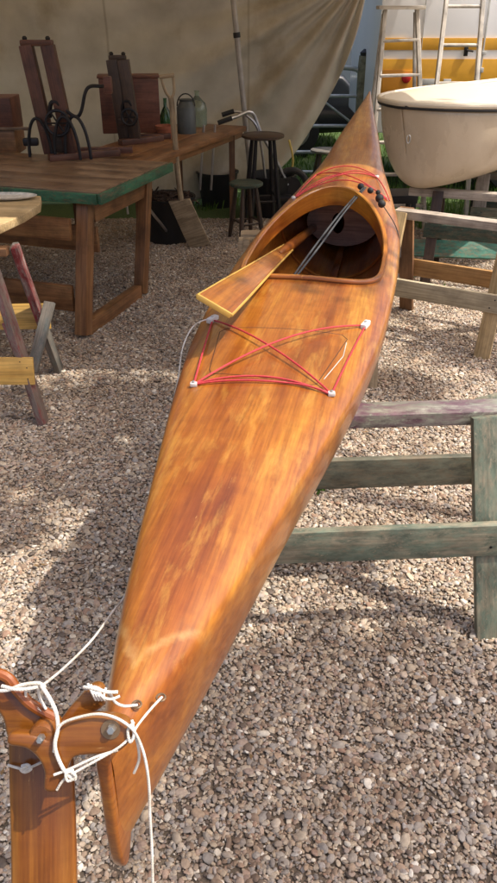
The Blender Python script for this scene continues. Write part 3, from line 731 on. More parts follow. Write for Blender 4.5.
trestle('sawhorse', 'bleached pine sawhorse with a yellowish stretcher right of the kayak bow', (lb + db * .02).xy, (rb + db * .16).xy, .68,
        {'top': M['bleached'], 'leg': M['pine'], 'leg_l-1': M['darkpine'], 'near': M['weathered'], 'farr': M['warmpine']}, splay=.24, legx=(.04, .07), sz=.30, lw=.085, sw=.10, bw=(.08, .045))  # far left leg in brown pine: shade on its face painted into the colour
def low_trestle():
    root = empty('trestle', (.3, 3.72, 0), 0, 'stubby pale wooden trestle under the front of the cockpit', 'trestle')
    mb = MB(); mb.box((.32, 3.80, .675), (.72, .10, .05), None, .012); mb.box((.32, 3.69, .67), (.74, .07, .06), None, .012); mb.build('top_beam', M['spadewood'], root)
    for x in (.02, .62):
        mb = MB()
        for k in range(3): mb.box((x - .03 + .045 * k, 3.66 - .002 * k, .60), (.035, .05, .22), None, .012)
        mb.build('cleat', M['spadewood'], root)
        for s_ in (-1, 1):
            mb = MB(); mb.beam((x, 3.73 + s_ * .26, 0), (x, 3.73 + s_ * .05, .66), .06, .04, (0, 1, 0)); mb.build('leg', M['spadewood'], root)
    return root
low_trestle()
trestle('sawhorse', 'dark green sawhorse under the cream dinghy, nearest its bow', (1.10, 5.35), (2.2, 4.95), .60,
        {'top': M['bleached'], 'leg': M['darkwood'], 'near': M['darkgreen'], 'farr': M['darkgreen']}, splay=.2, legx=(.2, .2), sz=.36, lw=.07, sw=.09)
mb = MB(); a, b = P(372, 246, .18), P(520, 252, .18); mb.beam(a, b, .12, .03, (0, -.6, .4)); tp = mb.build('plank', M['teal_paint'])
tag(tp, 'flaking teal painted plank lying low between the sawhorses under the dinghy', 'plank')
tp2 = trestle('sawhorse', 'small dark sawhorse farther back under the dinghy', (1.7, 6.0), (2.9, 5.7), .58, {'top': M['green_brown'], 'leg': M['bleached'], 'near': M['green_paint'], 'farr': M['darkgreen']}, splay=.2, sz=.3, lw=.09)
# left-hand sawhorse with red legs
def left_horse():
    root = empty('sawhorse', (-1.35, 3.37, 0), 0, 'red and grey legged sawhorse with yellow plywood rails beside the workbench', 'sawhorse', 'wooden sawhorses in the yard')
    ap = PY(8, 250, 3.37)
    mb = MB(); mb.beam(ap + V((-.9, -.02, 0)), ap + V((.0, 0, -.005)), .06, .035); mb.build('top_beam', M['darkpine'], root)
    near_f = P(44, 424, 0); far_f = P(60, 372, 0)
    for k, (f_, mt, o_) in enumerate(((near_f, 'redworn', -.035), (far_f, 'greyleg', .035))):
        for dx in (0, -.8):
            t_ = (PY(-12, 252, 3.30) if k == 0 else PY(14, 246, 3.46)) + V((dx, 0, 0)); ff = f_ + V((dx, 0, 0))
            mb = MB(); mb.beam(ff, t_, .03, .07, (0, 1, .4)); mb.build('leg', M[mt], root)
    # red braces and worn green brace
    mb = MB(); mb.beam(PY(15, 246, 3.42), PY(44, 330, 3.52), .034, .05, (0, 1, 0)); mb.build('brace', M['redleg'], root); mb = MB(); mb.beam(PY(6, 322, 3.4), PY(24, 366, 3.35), .03, .045, (0, 1, 0)); mb.build('brace', M['redleg'], root)
    mb = MB(); mb.beam(PY(50, 302, 3.50), PY(32, 372, 3.30), .02, .055, (1, 0, .3)); mb.build('brace', M['greyleg'], root)
    a, b = PY(-60, 371, 3.13), PY(34, 371, 3.13); mb = MB(); mb.beam(a, b, .125, .018, (0, -1, .25), .002); rl = mb.build('rail', M['yellow_ply'], root)
    for q in ((20, 362), (27, 368), (28, 379)):
        mb = MB(); mb.lathe([(.003, 0), (.003, .002)], PY(q[0], q[1], 3.108), 8, frz); mb.build('screw', M['iron'], rl)
    
    a, b = PY(-60, 318, 3.58), PY(50, 316, 3.58); mb = MB(); mb.beam(a, b, .125, .018, (0, -1, .25), .002); mb.build('rail', M['yellow_ply'], root)
    return root
left_horse()
# ================================================================ WORKBENCH (near table)
def table():
    zt = .80; c = P(100, 193, zt); f = P(170, 162, zt); e = (f - c).normalized(); l = V((-e.y, e.x, 0)); 
    root = empty('workbench', c + l * .9 + e * .4, 0, 'heavy old workbench with worn boarded top and green painted edge', 'workbench')
    W = (f - c).length; Lb = 2.1; nb = 5
    for k in range(1):
        mb = MB()
        for i in range(nb):
            a = c + e * (W * (i + .5) / nb) + V((0, 0, -.012)) - l * (.0 if i != 2 else .006); mb.beam(a + l * .012, a + l * Lb, W / nb - .004, .024, (0, 0, 1), .003)
        mb.build('tabletop', M['bench'], root)
    mb = MB(); z_ = V((0, 0, -.033)); mb.beam(c + z_ - e * .012 - l * .0, f + z_ + e * .02, .026, .055, (0, 0, 1), .004); mb.build('end_edge', M['green_edge'], root)
    mb = MB(); mb.beam(c + z_ - e * .013 + l * .015, c + z_ - e * .013 + l * Lb, .026, .055, (0, 0, 1), .004); mb.build('front_edge', M['green_edge'], root)
    nf = P(84, 338, 0); ff = P(141, 296, 0); ef = (ff - nf).normalized()
    for off in (0, 1.75):
        o = l * off
        nt_, ft_ = c + e * .07 + l * .13 + V((0, 0, -.05)), f - e * .10 + l * .13 + V((0, 0, -.05))
        mb = MB(); mb.beam(nf + o + V((0, 0, .02)), nt_ + o, .07, .085, e); mb.build('leg', M['bench_warm'], root)
        mb = MB(); mb.beam(ff + o + V((0, 0, .02)), ft_ + o, .07, .075, e); mb.build('leg', M['bench_warm'], root)
        mb = MB(); mb.beam(nf + o + V((0, 0, .045)) + ef * .04, ff + o + V((0, 0, .045)) - ef * .04, .06, .085, (0, 0, 1)); mb.build('foot_rail', M['bench_warm'], root)
        mb = MB(); mb.beam(nt_ + o + V((0, 0, -.07)) + e * .05, ft_ + o + V((0, 0, -.07)) - e * .05, .04, .15, (0, 0, 1)); mb.build('top_rail', M['bench_warm'], root)
    for hh, q in ((.47, .5), (.22, .05), (.60, .12)):
        a = (nf.lerp(ff, q) + l * .06) + V((0, 0, hh)); mb = MB(); mb.beam(a, a + l * 1.7, .03, .15 if hh < .6 else .12, (0, 0, 1)); mb.build('apron_board', M['bench_warm'], root)
    return c, f, e, l
tc_, tf_, te_, tl_ = table()
def side_table():
    root = empty('side_table', (-1.6, 4.0, 0), 0, 'small pale plank table at the left edge holding an enamel tray', 'table')
    zt = .83; pts = [P(41, 196, zt), P(40, 204, zt), P(24, 214, zt), P(-2, 226, zt), P(-120, 250, zt), P(-120, 190, zt), P(10, 193, zt)]
    mb = MB(); fr = Matrix.Identity(4); fr.translation = (0, 0, zt - .02); mb.prism([(p.x, p.y) for p in pts], fr, .04, .005, 0); mb.build('tabletop', M['pine'], root)
    for q in ((-1.45, 3.95), (-1.9, 3.7), (-1.9, 4.1)):
        mb = MB(); mb.box((q[0], q[1], .395), (.05, .05, .79)); mb.build('leg', M['pine'], root)
    mb = MB(); c0 = P(4, 198, zt + .004)
    def fn(a, b):
        an = 2 * math.pi * b; r = [0, .6, .85, .97, 1.0, .98][int(round(a * 5))]; z = [.002, .002, .003, .012, .014, .010][int(round(a * 5))]
        p = c0 + V((.17 * r * math.cos(an), .075 * r * math.sin(an), z)); return p, p.copy()
    grid_mesh(5, 36, fn, mb, True); o = mb.build('enamel_tray', M['enamel']); tag(o, 'chipped white oval enamel tray on the small pale table', 'tray')
side_table()
# ---- second bench, receding to the tent pole
def bench2():
    zt = .772; a = P(136, 166, zt); b = P(247, 126, zt); d = (b - a).normalized(); n = V((-d.y, d.x, 0)); W = .62
    root = empty('workbench', (a + b) / 2 + n * .3, 0, 'long narrow bench of warm brown planks running back to the tent pole', 'workbench')
    mb = MB()
    for i in range(3):
        o = n * (W * (i + .5) / 3) + V((0, 0, -.02)); mb.beam(a + o, b + o, W / 3 - .005, .04, (0, 0, 1), .004)
    mb.build('tabletop', M['bench_warm'], root)
    mb = MB(); mb.beam(a + V((0, 0, -.055)) + n * .05, b + V((0, 0, -.055)) + n * .05, .025, .07); mb.build('apron', M['bench_warm'], root)
    for t in (.06, .9):
        for w_ in (.06, W - .06):
            p = a.lerp(b, t) + n * w_; mb = MB(); mb.beam((p.x, p.y, 0), (p.x, p.y, zt - .04), .05, .05, (0, 1, 0)); mb.build('leg', M['darkpine'], root)
    return a, b, d, n
ba, bb, bd, bn = bench2()
# ---- things on the benches
def press(name, label, base, hgt, wid, mat, rot, wheels, lean):
    root = empty(name, base, rot, label, 'press', 'old hand presses on the benches'); m = Matrix.Translation(base) @ Matrix.Rotation(rot, 4, 'Z')
    T = lambda x, y, z: m @ V((x, y, z))
    for sx in (-1, 1):
        mb = MB(); mb.beam(T(sx * wid * .42 + .02, 0, .03), T(sx * wid * .42 + lean, 0, hgt), .080, .075, (0, 1, 0), .006); po_ = mb.build('post', mat, root)
    mb = MB(); mb.beam(T(-wid * .62 + lean, 0, hgt + .012), T(wid * .62 + lean, 0, hgt + .012), .05, .035, (0, 0, 1), .012)
    mb.build('top_bar', mat, root)
    for sx in (-1, 1):
        mb = MB(); mb.lathe([(.014, 0), (.016, .012), (.008, .022)], T(sx * wid * .45 + lean, 0, hgt + .028), 10); mb.build('nut', M['iron'], root)
    mb = MB(); mb.beam(T(-wid * .5, -.02, hgt * .27), T(wid * .62, -.02, hgt * .27), .05, .045); mb.build('cross_bar', mat, root)
    mb = MB(); mb.box(T(0, .0, hgt * .17), (wid * .6, .06, hgt * .24), Matrix.Rotation(rot, 3, 'Z'), .02); mb.build('ram_block', M['darkwood'], root)
    mb = MB(); mb.beam(T(-.02, -.12, .02), T(wid * 2.2, .16, .02), .06, .04); mb.beam(T(-.02, .14, .02), T(wid * 2.6, .26, .02), .06, .04); mb.build('sled_base', M['presswood'], root)
    mb = MB(); mb.tube([T(-.02, -.02, hgt * .38), T(.0, -.03, hgt * .5), T(.04, -.03, hgt * .52), T(.06, -.02, hgt * .45)], .014, 8, smooth_n=5); mb.build('clamp', M['iron'], root)
    mb = MB(); g_ = T(.05, -.07, hgt * .34); gr_ = .075 if wheels else .055
    mb.tube([g_ + V((gr_ * math.cos(a), -.01, gr_ * math.sin(a))) for a in [2 * math.pi * k / 20 for k in range(21)]], .010, 7)
    for k in range(3):
        a = math.pi * k / 3; dv = V((math.cos(a), 0, math.sin(a))) * gr_; mb.tube([g_ - dv + V((0, -.01, 0)), g_ + dv + V((0, -.01, 0))], .006, 6)
    mb.build('gear_wheel', M['iron'], root)
    if wheels:
        for (x, y, r) in ((-.10, -.05, .125), (-.13, .02, .12), (.10, -.10, .135), (.16, -.07, .135)):
            mb = MB(); mb.tube([T(x - r * .62 * math.cos(a) , y, .01 + r * 1.9 * math.sin(a)) for a in [math.pi * k / 16 for k in range(17)]], .010, 8); mb.build('hoop', M['iron'], root)
        mb = MB(); mb.box(T(-.17, -.02, .10), (.10, .05, .05), Matrix.Rotation(rot + .3, 3, 'Z'), .02); mb.build('foot_lever', M['iron'], root)
        mb = MB(); mb.tube([T(.09, -.02, .30), T(.13, -.03, .27), T(.17, -.03, .26), T(.20, -.03, .30), T(.235, -.03, .40), T(.27, -.02, .435), T(.34, 0, .435), T(.38, .02, .44)], .011, 8, smooth_n=5); mb.build('crank', M['iron'], root)
        mb = MB(); mb.box(T(.37, .02, .44), (.05, .05, .10), None, .01); mb.build('crank_grip', M['boxwood'], root)
    return root
pb_ = P(59, 158, .80); press('hand_press', 'tall reddish wooden hand press with iron hoops and crank on the green edged workbench', pb_, .66, .165, M['presswood'], R(-8), True, -.055)
p2 = P(128, 143, .772); press('hand_press', 'black iron framed press standing in front of the reddish box', p2, .56, .10, M['darkwood'], R(-10), False, -.03)
mb = MB(); c0 = P(128, 137, .772); rz = Matrix.Rotation(R(8), 3, 'Z')
bx = empty('wooden_box', c0 + V((0, .25, 0)), 0, 'reddish brown wooden box behind the black press on the back bench', 'box')
mb.box(c0 + V((.0, .25, .205)), (.46, .20, .40), rz, .008); mb.build('body', M['boxwood'], bx)
mb = MB(); mb.box(c0 + V((0, .25, .414)), (.48, .22, .018), rz, .004); mb.build('lid', M['boxwood'], bx)
# crate and small box at left edge
for (x, y0, y1, wpx, lab) in ((2, 152, 126, 38, 'pale open wooden crate at the far left behind the hand press'), (6, 128, 96, 22, 'dark square box on the crate at the far left')):
    Yc = 5.6; c0 = PY(x, (y0 + y1) / 2, Yc); w_ = wpx / 760 * 5.1; h_ = abs(PY(x, y0, Yc).z - PY(x, y1, Yc).z)
    rt_ = empty('crate' if y0 > 140 else 'box', c0 - V((0, 0, h_ / 2)), 0, lab, 'crate' if y0 > 140 else 'box')
    mb = MB(); mb.box(c0, (w_, .25, h_), None, .006); mb.build('body', M['bench_warm'] if y0 > 140 else M['boxwood'], rt_)
    if y0 > 140:
        mb = MB(); mb.beam(c0 + V((-w_ / 2, -.13, h_ / 2)), c0 + V((w_ / 2 + .1, -.13, h_ / 2)), .03, .02); mb.build('rim_slat', M['bench'], rt_)
def bench_pt(x, y): return P(x, y, .772)
bt = bench_pt(165, 132)
mb = MB(); mb.lathe([(.045, 0), (.048, .02), (.048, .11), (.03, .15), (.014, .18), (.014, .235), (.018, .24)], bt + V((0, .12, 0)), 18); o = mb.build('bottle', M['green_glass']); tag(o, 'green glass bottle with a long neck behind the terracotta pot', 'bottle')
mb = MB(); mb.lathe([(.060, 0), (.075, .06), (.080, .062), (.080, .085), (.072, .085), (.066, .02)], bench_pt(166, 137), 22); o = mb.build('flower_pot', M['terracotta']); tag(o, 'shallow terracotta pot on the back bench beside the tin can', 'pot')
cn = bench_pt(187, 133); can = empty('milk_can', cn, 0, 'dark grey tin can with wire bail handle on the back bench', 'can')
mb = MB(); mb.lathe([(.075, 0), (.075, .19), (.072, .195), (.055, .225), (.05, .235), (.055, .25), (.05, .252)], cn, 24); mb.build('body', M['galv_dark'], can)
mb = MB(); mb.tube([cn + V((.07 * math.cos(a), 0, .20 + .09 * math.sin(a))) for a in [math.pi * k / 12 for k in range(13)]], .005, 6); mb.build('handle', M['iron'], can)
dj = bench_pt(197, 128) + V((0, .12, 0))
mb = MB(); mb.lathe([(.075, 0), (.08, .02), (.082, .13), (.07, .18), (.03, .22), (.018, .235), (.018, .265), (.024, .275)], dj, 22); o = mb.build('demijohn', M['clear_glass']); tag(o, 'pale glass demijohn at the back of the bench by the tin can', 'bottle')
# ---- spade
def spade():
    f_ = P(200, 246, .02); t_ = PY(167, 76, 5.62); d = (t_ - f_).normalized(); root = empty('spade', f_, 0, 'long handled wooden spade with pale flat blade leaning on the back bench', 'spade')
    sd_ = V((1, 0, 0)); sd_ = (sd_ - d * sd_.dot(d)).normalized(); n = sd_.cross(d)
    sk = P(192, 198, .3); 
    fr = Matrix((sd_, d, n)).transposed().to_4x4(); fr.translation = f_
    sh = (-.0)
    mb = MB(); mb.prism([(-.085, 0), (.085, .0), (.078, .40), (-.082, .43)], fr @ Matrix.Rotation(R(12), 4, 'Z'), .022, .004); mb.build('blade', M['spadewood'], root)
    mb = MB(); mb.tube([f_ + d * .26 - n * .015 - sd_ * .07, f_ + d * .5 - n * .012 - sd_ * .07, t_ - d * .14], .020, 10, smooth_n=3); mb.build('shaft', M['spadewood'], root)
    mb = MB(); mb.tube([t_ - d * .15, t_ - d * .10 + sd_ * .03, t_ + sd_ * .04], .010, 8, smooth_n=4); mb.tube([t_ - d * .15, t_ - d * .10 - sd_ * .03, t_ - sd_ * .04], .010, 8, smooth_n=4)
    mb.tube([t_ - sd_ * .05, t_ + sd_ * .05], .013, 10); mb.build('grip', M['spadewood'], root)
spade()
# ---- stools
def stool(label, seat_px, seat_y, zs, r, mat, seatmat, seed):
    c0 = P(seat_px, seat_y, zs); root = empty('stool', V((c0.x, c0.y, 0)), 0, label, 'stool', 'round topped stools behind the kayak')
    mb = MB(); mb.lathe([(r * .9, -.03), (r, -.022), (r, -.006), (r * .94, .0)], c0, 26); mb.build('seat', seatmat, root)
    pts = []
    for k in range(4):
        a = math.pi / 4 + k * math.pi / 2 + seed; t_ = c0 + V((r * .6 * math.cos(a), r * .6 * math.sin(a), -.03)); f_ = V((c0.x + r * 1.05 * math.cos(a), c0.y + r * 1.05 * math.sin(a), 0))
        mb = MB(); mb.tube([f_, f_.lerp(t_, .3), f_.lerp(t_, .6), t_], lambda t: .014 + .006 * math.sin(math.pi * t), 8, smooth_n=2); mb.build('leg', mat, root); pts.append((f_, t_))
    for k in range(4):
        for hh in (.32 + .04 * (k % 2),):
            a = pts[k][0].lerp(pts[k][1], hh); b = pts[(k + 1) % 4][0].lerp(pts[(k + 1) % 4][1], hh); mb = MB(); mb.tube([a, b], .009, 6); mb.build('rung', mat, root)
    return root
stool('tall dark wooden bar stool behind the low green one near the tent pole', 263, 134, .75, .175, M['iron'], M['darkwood'], .2)
stool('low stool with mossy green round seat left of the kayak bow', 246, 182, .45, .135, M['darkwood'], M['darkgreen'], .5)
stool('stool with pale round seat just left of the kayak bow', 326, 149, .45, .150, M['darkwood'], M['greyleg'], .1)
# ---- tubs and bin
def tub(label, c, r0, r1, h, mat, fill=None, name='tub', cat='tub'):
    root = empty(name, c, 0, label, cat); mb = MB(); mb.lathe([(r0, 0), (r1, h), (r1 + .012, h), (r1 + .012, h + .015), (r1 - .008, h + .012), (r0 - .01, .02)], c, 28); mb.build('shell', mat, root)
    if fill:
        mb = MB()
        for _ in range(120):
            a, q = rnd.uniform(0, 6.28), r1 * math.sqrt(rnd.random()) * .95; p = V((c[0] + q * math.cos(a), c[1] + q * math.sin(a), h - .02 + .05 * (1 - q / r1) + rnd.uniform(0, .02)))
            dv = V((rnd.uniform(-1, 1), rnd.uniform(-1, 1), rnd.uniform(-.2, .3))).normalized() * rnd.uniform(.03, .09); mb.beam(p - dv, p + dv, .012, .006, (0, 0, 1), 0)
        mb.lathe([(r1 - .02, h - .06), (r1 - .02, h - .03)], c, 20); mb.build('contents', fill, root)
    return root
cb = P(170, 240, 0); tub('black bucket heaped with brown shavings beneath the back bench', V((cb.x, cb.y + .0, 0)), .17, .21, .34, M['black_plastic'], M['debris'], 'bucket', 'bucket')
cb = P(218, 205, 0); tub('black plastic tub on the grass under the tent wall left of the stools', V((cb.x, cb.y, 0)), .15, .19, .30, M['black_plastic'])
cb = P(272, 218, 0); tub('black plastic tub under the tall bar stool', V((cb.x, cb.y + .15, 0)), .17, .21, .34, M['black_plastic'])
# ---- chrome folded tube frame under the bench
ch = empty('folding_chair', P(165, 235, 0), 0, 'folded tubular chrome chair frame leaning under the workbench end', 'chair')
mb = MB(); mb.tube([P(172, 238, .0), PY(162, 225, 5.9), PY(147, 204, 5.7), PY(145, 180, 5.6), PY(145, 160, 5.6)], .011, 8, smooth_n=4); mb.build('tube_leg', M['chrome'], ch)
mb = MB(); mb.tube([PY(128, 214, 5.8), PY(125, 190, 5.8), PY(124, 176, 5.8), PY(138, 176, 5.8)], .009, 8, smooth_n=4); mb.build('tube_leg', M['chrome'], ch)
mb = MB(); mb.tube([PY(120, 196, 5.8), PY(146, 194, 5.7)], .008, 8); mb.build('cross_tube', M['chrome'], ch)
# ---- push bike half hidden behind the stools
def bike():
    Y0 = 6.95; root = empty('hand_cart', (.3, Y0, 0), 0, 'chrome tubed hand cart with black grips and one rubber wheel', 'hand cart')
    g1, g2 = PY(222, 122, Y0 - .2), PY(252, 113, Y0)
    mb = MB(); mb.tube([g1, PY(236, 117, Y0 - .1), g2, PY(262, 135, Y0), PY(276, 160, Y0), PY(288, 185, Y0)], .014, 8, smooth_n=5); mb.build('handle_tube', M['chrome'], root)
    mb = MB(); mb.tube([PY(226, 114, Y0), PY(240, 112, Y0), PY(256, 125, Y0), PY(262, 150, Y0), PY(266, 185, Y0)], .012, 8, smooth_n=5); mb.build('frame_tube', M['chrome'], root)
    for a, b in (((218, 123, Y0 - .2), (232, 118, Y0 - .2)), ((222, 115, Y0), (234, 111, Y0))):
        mb = MB(); mb.tube([PY(*a), PY(*b)], .019, 10); mb.build('grip', M['rubber'], root)
    wc = PY(291, 187, Y0); rw = .14
    mb = MB(); mb.tube([wc + V((rw * math.cos(a), .02 * math.sin(a), rw * math.sin(a))) for a in [2 * math.pi * k / 32 for k in range(33)]], .028, 10); mb.build('tyre', M['rubber'], root)
    mb = MB(); mb.lathe([(.09, -.01), (.09, .01)], wc, 20, Matrix.Rotation(R(90), 3, 'X')); mb.build('rim', M['iron'], root)
    mb = MB(); mb.box(PY(272, 196, Y0), (.34, .2, .04), None, .01); mb.build('platform', M['iron'], root)
    for x in (200, 211):
        mb = MB(); mb.tube([PY(x + 4, 125, 6.6), PY(x, 190, 6.6)], .010, 8); mb.build('leg_tube', M['chrome'], root)
bike()
# ================================================================ TENT
def tent():
    root = empty('tent', (-2, 7.2, 0), 0, 'beige canvas tent wall sagging in folds behind the benches', 'tent')
    Yw = 7.55
    hem_px = [(-900, 208), (-300, 206), (150, 204), (205, 196), (240, 186), (262, 178), (280, 168), (300, 146), (322, 112), (340, 78), (352, 48), (361, 20), (367, -8)]
    hem = [PY(x, y, Yw) for x, y in hem_px]; hz = curve([(p.x, p.z) for p in hem]); X0, X1 = hem[0].x, hem[-1].x
    top = 2.35; anc = V((X1 + .02, 0, 1.95))
    def fn(a, b):
        # bunch the columns toward the gathered right edge
        x = X0 + (X1 - X0) * (1 - (1 - a) ** 1.25); z0 = max(hz(x), .02); z = z0 + (top - z0) * b
        dx, dz = anc.x - x, anc.z - z; ang = math.atan2(dz, dx); rr = math.hypot(dx, dz)
        k = math.exp(-((rr / 2.3) ** 2)); k2 = min(1, rr / .25)
        y = Yw - .055 * k * k2 * math.sin(ang * 17 + .8 * math.sin(ang * 5 + rr)) * (0.4 + rr * .7) - .03 * k * k2 * math.sin(ang * 37 + rr * 1.5)
        # hanging swags across the left panels
        y -= (1 - k) * .030 * abs(noise.noise(V((x * 3.1 + z * 3.3, z * 1.1 - x * .5, 8.7)))) + .012 * noise.noise(V((x * 6 + z * 4, z * 5, 2.2)))
        y -= (1 - k * .7) * (.10 * noise.noise(V((x * .9 + z * .7, z * .5, 1.3))) + .045 * abs(noise.noise(V((x * 2.1 - z * 1.5, z * .8 + x * .4, 5.1))))) * 1.6
        y -= .035 * math.exp(-((z - z0) / .12) ** 2) * math.sin(x * 9)
        y += .05 * math.sin((x + .3) * 1.9) 
        p = V((x, y, z)); return p, p.copy()
    mb = MB(); grid_mesh(260, 90, fn, mb); o = mb.build('wall_canvas', M['canvas'], root, sharp=180)
    sm = o.modifiers.new('t', 'SOLIDIFY'); sm.thickness = .003
    # roof
    mb = MB()
    def fr_(a, b):
        x = X0 + (1.65 - X0) * a; y = 3.35 + (7.7 - 3.35) * b; z = 2.35 + .25 * math.sin(math.pi * min(1, a * .98)) - .10 * math.sin(math.pi * b) + .02 * noise.noise(V((x, y, 0)))
        p = V((x, y, z)); return p, p.copy()
    grid_mesh(40, 20, fr_, mb); o = mb.build('roof_canvas', M['canvas'], root, sharp=180)
    sm = o.modifiers.new('t', 'SOLIDIFY'); sm.thickness = .004
    # poles
    for k, (a, b) in enumerate(((PY(232.5, -8, 7.2), PY(246, 128, 7.2)), (V((-4.2, 7.3, 2.5)), V((-4.2, 7.3, .5))), (V((-3.6, 3.4, 2.4)), V((-3.6, 3.4, .5))))):
        d = (b - a).normalized(); top_ = a - d * ((2.36 - a.z) / -d.z if d.z else 0); bot = b + d * (b.z / -d.z)
        mb = MB(); mb.tube([bot, top_], .024, 14); pl = mb.build('pole', M['pole'], root)
        mb = MB(); j = a.lerp(b, .28); mb.tube([j, j + d * .04], .030, 14); mb.build('pole_joint', M['iron'], pl)
    mb = MB(); mb.tube([PY(289, 140, 7.45), PY(293, 160, 7.4), PY(290, 175, 7.4), PY(286, 186, 7.4)], .010, 6, smooth_n=4); o = mb.build('tie_rope', plain('yellow_rope', (.5, .38, .10), .8), root)
tent()
# ================================================================ DINGHY
def dinghy():
    st = PY(404, 104, 5.05); head = R(47); d = V((math.sin(head), math.cos(head), 0)); l = V((-d.y, d.x, 0)); L = 2.9
    zt = st.z
    root = empty('dinghy', V((st.x, st.y, 0)) + d * 1.4 + V((0, 0, .6)), 0, 'cream fibreglass dinghy with black gunwale trim standing on sawhorses', 'boat')
    bf = curve([(0, .006), (.04, .12), (.12, .25), (.32, .40), (.75, .56), (1.3, .66), (2.1, .66), (L, .54)])
    zg = curve([(0, zt), (1.0, zt - .03), (2, zt - .04), (L, zt - .01)])
    zkf = curve([(0, zt - .30), (.04, zt - .43), (.12, zt - .51), (.25, zt - .53), (.6, zt - .49), (1.0, zt - .40), (2, zt - .38), (L, zt - .38)])
    def sec(u, k, n):   # k from 0 (port gunwale) .. 2n (starboard)
        b = bf(u); g, kz = zg(u), zkf(u); th = math.pi * k / (2 * n); cc, ss = math.cos(th), math.sin(th)
        e = .62 + .5 * math.exp(-u / .45)
        v = -b * math.copysign(abs(cc) ** (e), cc); z = g - (g - kz) * ss ** (.85)
        # rake: the stem leans forward at the top
        rk = -.10 * ((z - kz) / (g - kz)) * math.exp(-u / .35) + .07 * math.exp(-u / .35)
        return V((st.x, st.y, 0)) + d * (u + rk) + l * v + V((0, 0, z)), V((u, v, z))
    us = [L * (i / 48) ** 1.7 for i in range(49)]; n = 20; mb = MB(); rows = []
    for u in us:
        row = []
        for k in range(2 * n + 1):
            p, g = sec(u, k, n); q = mb.bm.verts.new(p); q[mb.g] = g; row.append(q)
        rows.append(row)
    for i in range(len(us) - 1):
        for k in range(2 * n):
            f = mb.bm.faces.new((rows[i][k], rows[i][k + 1], rows[i + 1][k + 1], rows[i + 1][k])); f.smooth = True
    mb.bm.faces.new(rows[-1]); bmesh.ops.remove_doubles(mb.bm, verts=mb.bm.verts[:], dist=1e-5)
    h = mb.build('hull', M['gel'], root, sharp=70); sm = h.modifiers.new('t', 'SOLIDIFY'); sm.thickness = .012; sm.offset = -1
    # gunwale flange and black rubbing strip
    for nm, mt, r, dz in (('rubbing_strip', 'black_trim', .010, -.016), ('gunwale', 'gel_top', .017, .006)):
        mb = MB(); loop = [sec(u, 0, n)[0] + V((0, 0, dz)) - l * 0 for u in reversed(us[1:])] + [sec(u, 2 * n, n)[0] + V((0, 0, dz)) for u in us]
        out = []
        for i, p in enumerate(loop):
            t_ = (loop[min(i + 1, len(loop) - 1)] - loop[max(i - 1, 0)]).normalized(); o_ = V((t_.y, -t_.x, 0)); 
            cen = V((st.x, st.y, 0)) + d * 1.2
            if o_.dot(p - cen) < 0: o_ = -o_
            out.append(p + o_ * .012)
        mb.tube(out, r, 10); mb.build(nm, M[mt], root)
    # foredeck with a rise, side decks
    mb = MB()
    def fn(a, b):
        u = .02 + 1.25 * a; v = (b * 2 - 1) * bf(u) * .99; z = zg(u) + .012 + (.05 * math.sin(min(1, a * 1.1) * math.pi / 2)) * (1 - (b * 2 - 1) ** 4)
        rk = -.03 * math.exp(-u / .35); p = V((st.x, st.y, 0)) + d * (u + rk) + l * v + V((0, 0, z)); return p, V((u, v, z))
    grid_mesh(24, 20, fn, mb); o = mb.build('foredeck', M['gel_top'], root); sm = o.modifiers.new('t', 'SOLIDIFY'); sm.thickness = .008; sm.offset = -1
    mb = MB(); u = 2.0; a = V((st.x, st.y, 0)) + d * u + V((0, 0, zg(u) - .06)); mb.beam(a - l * bf(u) * .95, a + l * bf(u) * .95, .22, .03); mb.build('thwart', M['gel_top'], root)
    # bow eye and drain
    e = PY(408, 139, 5.02); mb = MB(); mb.tube([e + V((.011 * math.cos(a), -.010, .024 * math.sin(a))) for a in [2 * math.pi * k / 16 for k in range(17)]], .005, 8); mb.build('bow_eye', M['steel'], root)
    e = PY(408, 106, 5.0); mb = MB(); mb.lathe([(.020, 0), (.020, .012), (.012, .016)], e, 14, Matrix.Rotation(R(90), 3, 'X')); mb.build('drain_plug', M['black_trim'], root)
dinghy()
# black step stool under the bow
def step():
    root = empty('step_stool', P(400, 232, 0), 0, 'black wooden step stool under the dinghy bow', 'stool')
    c0 = P(400, 196, .42); mb = MB(); mb.box(c0, (.20, .26, .06), Matrix.Rotation(.1, 3, 'Z'), .006); mb.build('seat', M['black_plastic'], root)
    for sx in (-.085, .085):
        for sy in (-.1, .1): mb = MB(); mb.beam((c0.x + sx * 1.2, c0.y + sy * 1.2, 0), (c0.x + sx, c0.y + sy, .40), .035, .03, (0, 1, 0)); mb.build('leg', M['black_plastic'], root)
step()
